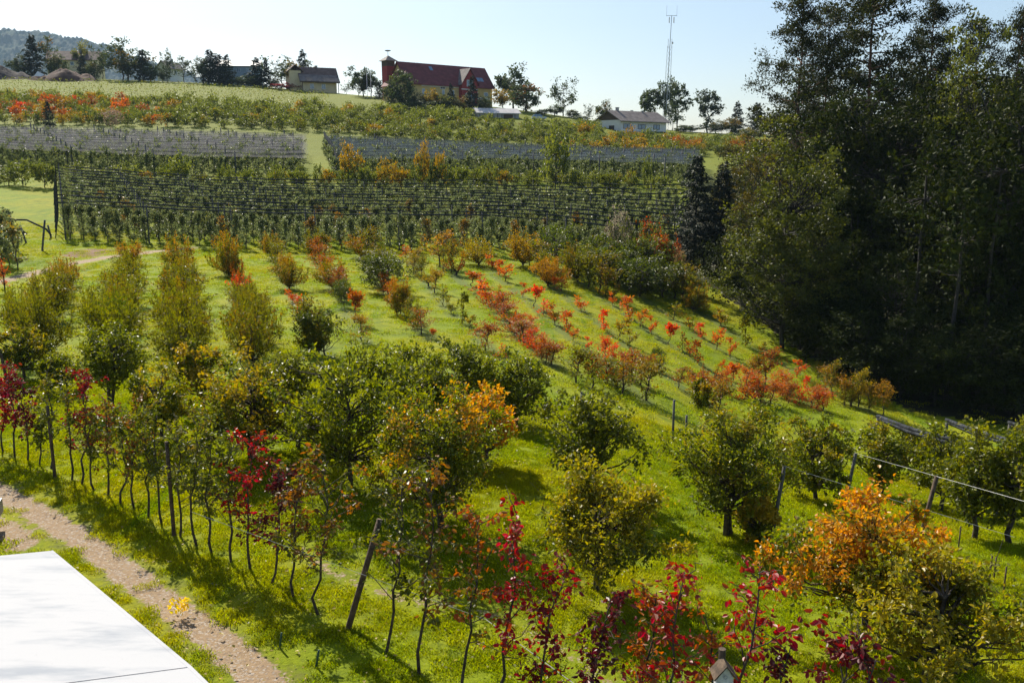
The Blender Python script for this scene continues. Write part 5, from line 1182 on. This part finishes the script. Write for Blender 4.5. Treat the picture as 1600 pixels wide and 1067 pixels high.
# ------------------------------------------------------------------ trees on the crest
FT = {
 'r': [Proto(round_tree(np.random.default_rng(2000 + i), 10, 8, 1.6, 44, 60, .62, .38, .22, .14, .1), 10, 8, M['bark'], M['leaf_far'], 'far_tree') for i in range(4)],
 's': [Proto(round_tree(np.random.default_rng(2010 + i), 10, 7, 2.4, 40, 20, .55, .34, .16, .13, .2), 10, 7, M['bark'], M['leaf_far'], 'thin_far_tree') for i in range(3)],
 'c': [Proto(spruce(np.random.default_rng(2020 + i), 12, 6, .05, 20, 16, .75, .28, .2), 12, 6, M['bark'], M['needle_spruce'], 'far_conifer') for i in range(3)],
 'p': [Proto(round_tree(np.random.default_rng(2030 + i), 14, 6, 4.2, 40, 56, .6, .38, .2, .15, .3), 14, 6, M['bark'], M['leaf_far'], 'tall_far_tree') for i in range(3)],
}
CREST = [
 (30,330,88,30,'r',(.1,.1,.03,.2),'low dark tree behind the rubble heap at the left edge'),(55,332,57,34,'c',None,'pointed conifer left of the farmhouse'),(78,336,62,32,'s',(.2,.12,.04,.4),'thin brownish tree beside the pointed conifer'),
 (92,332,88,34,'r',(.14,.12,.02,.3),'bushy olive shrub before the farmhouse wall'),(132,356,70,34,'r',(.22,.2,.03,.6),'yellowish round tree behind the farmhouse roof'),(131,330,86,20,'c',None,'dark slim conifer in front of the farmhouse'),
 (160,330,70,30,'s',(.1,.1,.03,.2),'gnarled thin tree right of the farmhouse'),(148,326,98,26,'r',(.12,.1,.02,.3),'low shrub under the gnarled tree'),(192,328,64,48,'s',None,'tall open tree right of the gnarled one'),(200,326,80,56,'r',(.2,.13,.02,.35),'broad brownish green tree in the farm hedge'),
 (224,326,80,28,'c',None,'dark upright tree at the right end of the farm hedge'),(236,324,100,26,'r',None,'small bush right of the farm hedge'),(262,326,78,22,'s',None,'thin twisted tree left of the small grey house'),(254,323,108,22,'r',None,'low bush at the foot of the thin twisted tree'),
 (288,326,92,30,'s',None,'open tree right of the small grey house'),(306,324,98,26,'s',None,'scraggy tree left of the black conifers'),(330,324,80,34,'c',None,'tallest black conifer of the dense group'),(342,322,86,36,'c',None,'middle black conifer of the dense group'),(356,322,86,24,'c',None,'rightmost black conifer of the dense group'),(318,322,92,24,'r',None,'dark bush at the left of the black conifers'),
 (403,320,92,30,'c',None,'black conifer hiding the right end of the pale house'),(417,320,94,20,'c',None,'slim pointed conifer right of the pale house'),(391,318,118,30,'r',None,'low hedge bush below the pale house'),(372,318,122,24,'r',None,'small pale shrub below the pale house'),
 (440,322,88,50,'s',None,'tall airy tree between the pale house and the yellow house'),(462,316,96,42,'r',(.18,.13,.02,.4),'brownish round tree hiding the yellow house wing'),(474,330,80,26,'c',None,'conifer behind the yellow house'),(430,316,124,18,'r',(.2,.2,.05,.5),'small silvery bush left of the yellow house'),
 (450,312,130,46,'r',(.30,.02,.03,.8),'dark red hedge before the yellow house'),(568,302,106,38,'r',None,'dark tree behind the flag poles'),(580,302,114,28,'p',None,'upright tree right of the flag poles'),(594,296,128,18,'c',None,'small dark conifer left of the tower foot'),(560,306,118,24,'s',None,'thin tree left of the flag poles'),
 (541,318,132,16,'s',None,'tiny thin tree on the skyline left of the flag poles'),(626,268,111,48,'r',(.10,.11,.02,.3),'big round tree standing before the left end of the hall'),(612,270,130,30,'r',None,'dark bush below the siren tower'),(650,266,148,40,'r',None,'dark hedge bush right of the big round tree'),
 (673,266,140,26,'r',(.34,.22,.02,.7),'yellow shrub before the hall wall'),(690,264,148,34,'r',(.2,.18,.02,.4),'olive shrub before the hall wall'),(705,266,131,16,'c',None,'slim conifer left of the hall gable'),(738,264,121,22,'c',None,'slim taller conifer right of the hall gable'),(722,264,150,26,'r',(.22,.14,.02,.5),'brownish shrub below the hall gable'),(664,262,158,40,'r',None,'low dark bush in front of the yellow shrub'),(758,262,152,24,'r',None,'dark bush left of the barn'),
 (802,306,107,58,'r',None,'large airy tree right of the hall'),(786,290,140,30,'r',(.34,.22,.02,.75),'golden tree between the hall and the barn'),(822,282,130,50,'r',(.30,.10,.02,.35),'dark tree with rusty top right of the barn'),(846,274,172,24,'r',None,'low bush above the parked car'),
 (880,290,123,46,'s',None,'open pale tree standing alone on the skyline'),(866,282,165,30,'r',None,'small bush left of the lone open tree'),(896,280,172,26,'r',(.2,.18,.02,.4),'olive bush right of the lone open tree'),(920,278,163,16,'s',None,'tiny thin tree left of the white house'),(943,282,160,26,'r',(.2,.13,.02,.4),'round tree left of the white house roof'),(908,272,180,24,'r',None,'low bush left of the white house'),
 (1014,292,134,34,'p',None,'leftmost of the tall trees under the mast'),(1038,290,124,28,'p',None,'middle of the tall trees under the mast'),(1058,292,127,32,'p',None,'rightmost of the tall trees under the mast'),(1050,282,160,24,'s',None,'thin tree behind the right end of the white house'),(1064,270,196,28,'r',None,'low bush right of the white house'),
 (1105,286,139,38,'p',None,'tall tree standing alone right of the mast'),(1118,276,190,40,'r',(.2,.16,.03,.4),'bushy tree under the lone tall tree'),(1082,276,196,28,'r',None,'pale bush left of the lone tall tree'),(1150,284,160,24,'c',None,'pointed spruce near the forest edge on the crest'),(1142,272,186,28,'r',(.2,.13,.03,.5),'brown bush left of the pointed spruce'),(1182,270,163,36,'c',None,'dark conifer at the forest edge on the crest'),(1172,250,200,36,'r',(.22,.17,.02,.5),'olive tree where the hillside orchard meets the forest'),
 (78,204,158,18,'c',None,'small dark conifer among the red hillside bushes'),(178,203,168,30,'s',(.3,.2,.15,.7),'pale dry shrub just above the pale nets'),
]
cntk = {}
for k, (u, y, vt, w, kind, c, lab) in enumerate(CREST):
    p = at_y(u, y); H = max(1.5, top_z(p, vt) - p[2]); W = w * mpp(p); L = FT[kind]
    nm = {'r': 'round_tree', 's': 'thin_tree', 'c': 'conifer', 'p': 'tall_tree'}[kind]
    if 'bush' in lab or 'shrub' in lab or 'hedge before' in lab: nm = 'shrub'
    plant(nm, L[k % len(L)], p, H, W, lab, 'shrub' if nm == 'shrub' else 'tree', c, 'trees along the crest')

# ------------------------------------------------------------------ forest on the right
FB = [Proto(round_tree(np.random.default_rng(3000 + i), 20, 10, 3.0, 120, 85, .34, .22, .24, .10, .1), 20, 10, M['bark_grey'], M['leaf_forest'], 'forest_tree') for i in range(4)]
FL = [Proto(round_tree(np.random.default_rng(3010 + i), 10, 8, .8, 90, 80, .30, .19, .14, .11, .1), 10, 8, M['bark_grey'], M['leaf_forest'], 'low_forest_tree') for i in range(3)]
FE = [Proto(round_tree(np.random.default_rng(3050 + i), 20, 9, 1.0, 170, 110, .25, .17, .2, .09, .15), 20, 9, M['bark_grey'], M['leaf_edge_sunlit'], 'edge_tree') for i in range(3)]
FP = [Proto(pine(np.random.default_rng(3020 + i), 26, 9, .48, 36, 560, .30, .10), 26, 9, M['bark_pine'], M['needle_pine'], 'pine') for i in range(4)]
FS = [Proto(spruce(np.random.default_rng(3030 + i), 12, 5, .03, 30, 40, .34, .12), 12, 5, M['bark'], M['needle_spruce'], 'spruce') for i in range(2)]
OL = (.13, .10, .015, .5); YG = (.14, .15, .02, .6)
FOREST = [   # (u, v base or None, y, v top, width px, proto, colour, label)
 (1084, 414, None, 246, 100, FS, None, 'left of two dark spruces at the end of the near netted orchard'), (1124, 424, None, 258, 90, FS, None, 'right of two dark spruces at the end of the near netted orchard'),
 (1182, 486, None, 250, 110, FE, OL, 'olive tree at the near left corner of the forest'), (1222, 545, None, 215, 190, FE, YG, 'sunlit broadleaf tree at the left edge of the forest'), (1170, 470, None, 330, 90, FE, YG, 'low leafy tree right of the dark spruces'), (1262, 556, None, 340, 150, FE, YG, 'low broadleaf tree hanging over the lawn edge'),
 (1236, None, 88, -12, 150, FP, None, 'leftmost tall pine with branches spread against the sky'), (1272, None, 92, 0, 110, FP, None, 'slim tall pine second from the left'), (1345, None, 84, -60, 190, FP, None, 'biggest pine of the forest with the broad dark head'),
 (1430, None, 86, -8, 120, FP, None, 'pine right of the biggest pine'), (1545, None, 80, 6, 110, FP, None, 'pine near the right edge'), (1596, None, 84, 8, 110, FP, None, 'pine cut by the right edge'), (1150, None, 92, 330, 110, FE, OL, 'olive tree between the spruces and the forest'), (1160, None, 108, 268, 120, FL, OL, 'tree behind the olive tree next to the spruces'), (1490, None, 96, 25, 120, FP, None, 'pine behind the yellowish beech'),
 (1300, None, 76, 130, 210, FB, None, 'dark broadleaf tree under the pines'), (1375, None, 72, 110, 230, FB, None, 'dark broad tree in the middle of the forest'), (1475, None, 70, 60, 170, FE, YG, 'yellowish beech reaching up between the pines'), (1545, None, 60, 165, 240, FB, None, 'big broadleaf tree at the right edge of the forest'), (1620, None, 58, 130, 240, FB, None, 'broadleaf tree cut by the right edge'),
 (1420, None, 66, 260, 220, FB, None, 'shaded tree in the lower middle of the forest'), (1330, None, 68, 320, 190, FL, None, 'shaded low tree below the pines'), (1500, None, 58, 330, 200, FL, None, 'shaded low tree near the bare trunk'), (1390, None, 60, 400, 170, FL, None, 'shaded undergrowth tree at the valley bottom'), (1590, None, 55, 380, 190, FL, None, 'shaded low tree at the right edge'), (1290, None, 72, 420, 120, FL, None, 'dark bushy tree at the forest foot'),
 (1210, None, 96, 190, 150, FE, OL, 'olive broadleaf tree behind the sunlit one'), (1170, None, 120, 215, 110, FB, OL, 'tree at the far left corner of the forest'), (1260, None, 104, 170, 160, FB, None, 'tree behind the slim pine'), (1450, None, 84, 170, 220, FB, None, 'tree deep in the right half of the forest'), (1560, None, 76, 210, 220, FB, None, 'tree deep in the forest near the right edge'),
 (1660, None, 64, 100, 220, FB, None, 'tree just outside the right edge'), (1700, None, 84, 0, 200, FP, None, 'pine just outside the right edge'), (1340, None, 88, 200, 200, FB, None, 'tree deep in the left half of the forest'), (1640, None, 92, 80, 240, FB, None, 'tree far back beyond the right edge'), (1400, None, 118, 90, 220, FB, None, 'tree at the far back of the forest'), (1500, None, 116, 110, 240, FB, None, 'tree at the far back right of the forest'), (1290, None, 122, 130, 200, FB, None, 'tree at the far back left of the forest'), (1600, None, 112, 110, 240, FB, None, 'tree at the far right back of the forest'),
]
for k, (u, v, y, vt, w, L, c, lab) in enumerate(FOREST):
    p = at(u, v) if v else at_y(u, y); H = top_z(p, vt) - p[2]; W = w * mpp(p) * (.90 if L is FP else .9)
    nm = 'pine_tree' if L is FP else 'spruce_tree' if L is FS else 'forest_tree'
    plant(nm, L[k % len(L)], p, H, W, lab, 'tree', c, 'trees of the forest at the right')
EDGE = [(1128, 440, 60, 80), (1160, 484, 120, 100), (1205, 520, 120, 110), (1250, 552, 110, 110), (1300, 582, 120, 120), (1350, 606, 110, 120), (1405, 628, 120, 130), (1460, 640, 130, 130), (1515, 648, 130, 140), (1575, 652, 140, 150), (1635, 660, 150, 160)]  # dark undergrowth row added to cover and shade the lit forest floor
for k, (u, v, h, w) in enumerate(EDGE):
    p = at(u, v - 6); q = p * 1.0; H = h * mpp(p); plant('shade_shrub', FL[k % 3], q, H, w * mpp(p) * 1.1, f'dark shrub added to shade the floor, {ordinal(k + 1)} from the left along the forest edge', 'shrub', None, 'shrubs along the forest edge')
# bare trunks of tall stems in the shade
for i, (u, v, vt) in enumerate([(1527, 622, 380), (1550, 612, 330), (1418, 600, 360), (1478, 625, 420)]):
    p = at(u, v); H = top_z(p, vt) - p[2]; rng = np.random.default_rng(3300 + i)
    pair = round_tree(rng, H * 1.7, 6, H, 26, 50, .34, .22, .17, .15, wob=.012); pr = Proto(pair, H * 1.7, 6, M['bark_grey'], M['leaf_forest'], 'stem_tree')
    plant('forest_tree', pr, p, H * 1.7, 6, f'tall bare stemmed tree in the forest shade, {ordinal(i + 1)} counted from the right', 'tree', None, 'trees of the forest at the right')
# shrubs at the lawn's end by the forest: autumn vine, grey bush, white flowered weeds
SH = [Proto(round_tree(np.random.default_rng(3400 + i), 4, 4, .3, 40, 60, .22, .14, .07, .15), 4, 4, M['bark'], M['leaf_hill'], 'edge_shrub') for i in range(3)]
for i, (u, y, vt, w, c, lab) in enumerate([(962, 84, 330, 52, (.26, .22, .16, .55), 'greyish dry bush behind the dark green plum bushes'), (1016, 84, 334, 46, (.36, .07, .02, .42), 'red and orange creeper bush beside the spruces'), (1042, 82, 368, 40, (.40, .10, .03, .5), 'smaller orange red bush below the creeper bush'), (1058, 80, 392, 30, (.3, .2, .1, .6), 'pale mixed shrub at the foot of the spruces'), (1100, 78, 408, 26, (.5, .5, .4, .5), 'white flowering weed clump at the lawn corner')]):
    p = at_y(u, y); H = max(.8, top_z(p, vt) - p[2]); plant('shrub', SH[i % 3], p, H, w * mpp(p), lab, 'shrub', c)

# ------------------------------------------------------------------ far wooded hill
def far_hill():
    n, m = 420, 70; u = np.linspace(-900, 420, n); prof = np.interp(u, [-900, -300, -60, 0, 40, 130, 180, 250, 310, 420], [110, 66, 50, 47, 52, 64, 80, 104, 122, 160])
    rng = np.random.default_rng(4000); V = []
    for i in range(n):
        top = pt_y(u[i], prof[i], 4200)
        for j in range(m):
            f = j / (m - 1); y = 3000 + 1200 * f; xs = top[0] * (y / 4200); z = -40 + (top[2] + 40) * (1 - (1 - f) ** 1.6)
            V.append((xs, y, z))
    V = np.array(V); nz = np.zeros(len(V))
    for k, (fx, fy, a) in enumerate([(.021, .019, 8), (.042, .05, 7), (.088, .08, 6)]):
        nz += a * np.sin(V[:, 0] * fx + rng.uniform(0, 6) + 2 * np.sin(V[:, 1] * fy * .7)) * np.sin(V[:, 1] * fy + rng.uniform(0, 6))
    V[:, 2] += nz + rng.normal(size=len(V)) * 4.2
    i = np.arange(n - 1)[:, None] * m; j = np.arange(m - 1)[None, :]; Q = np.stack([i + j, i + m + j, i + m + j + 1, i + j + 1], -1).reshape(-1, 4)
    M['far_wood'] = plain('far_wood', (.045, .062, .025), .95, .5, .008, spec=.1)
    o = MB().add(V, Q).build('hill', M['far_wood'], None, (0, 0, 0), 0, False); tag(o, 'far wooded hill fading into blue haze at the left', None, None, 'structure')
far_hill()

# ------------------------------------------------------------------ air: thin even haze round the whole place
def haze():
    m, nt, out = new_mat('haze')
    v = N(nt, 'ShaderNodeVolumePrincipled', inp={'Color': (.55, .78, 1.0, 1), 'Density': .00008, 'Anisotropy': .0}); nt.links.new(v.outputs[0], out.inputs['Volume'])
    o = MB().box((-9000, -30, -60), (9000, 5300, 760)).build('haze', m); tag(o, 'thin blue haze over the far hill and crest', None, None, 'stuff')
haze()
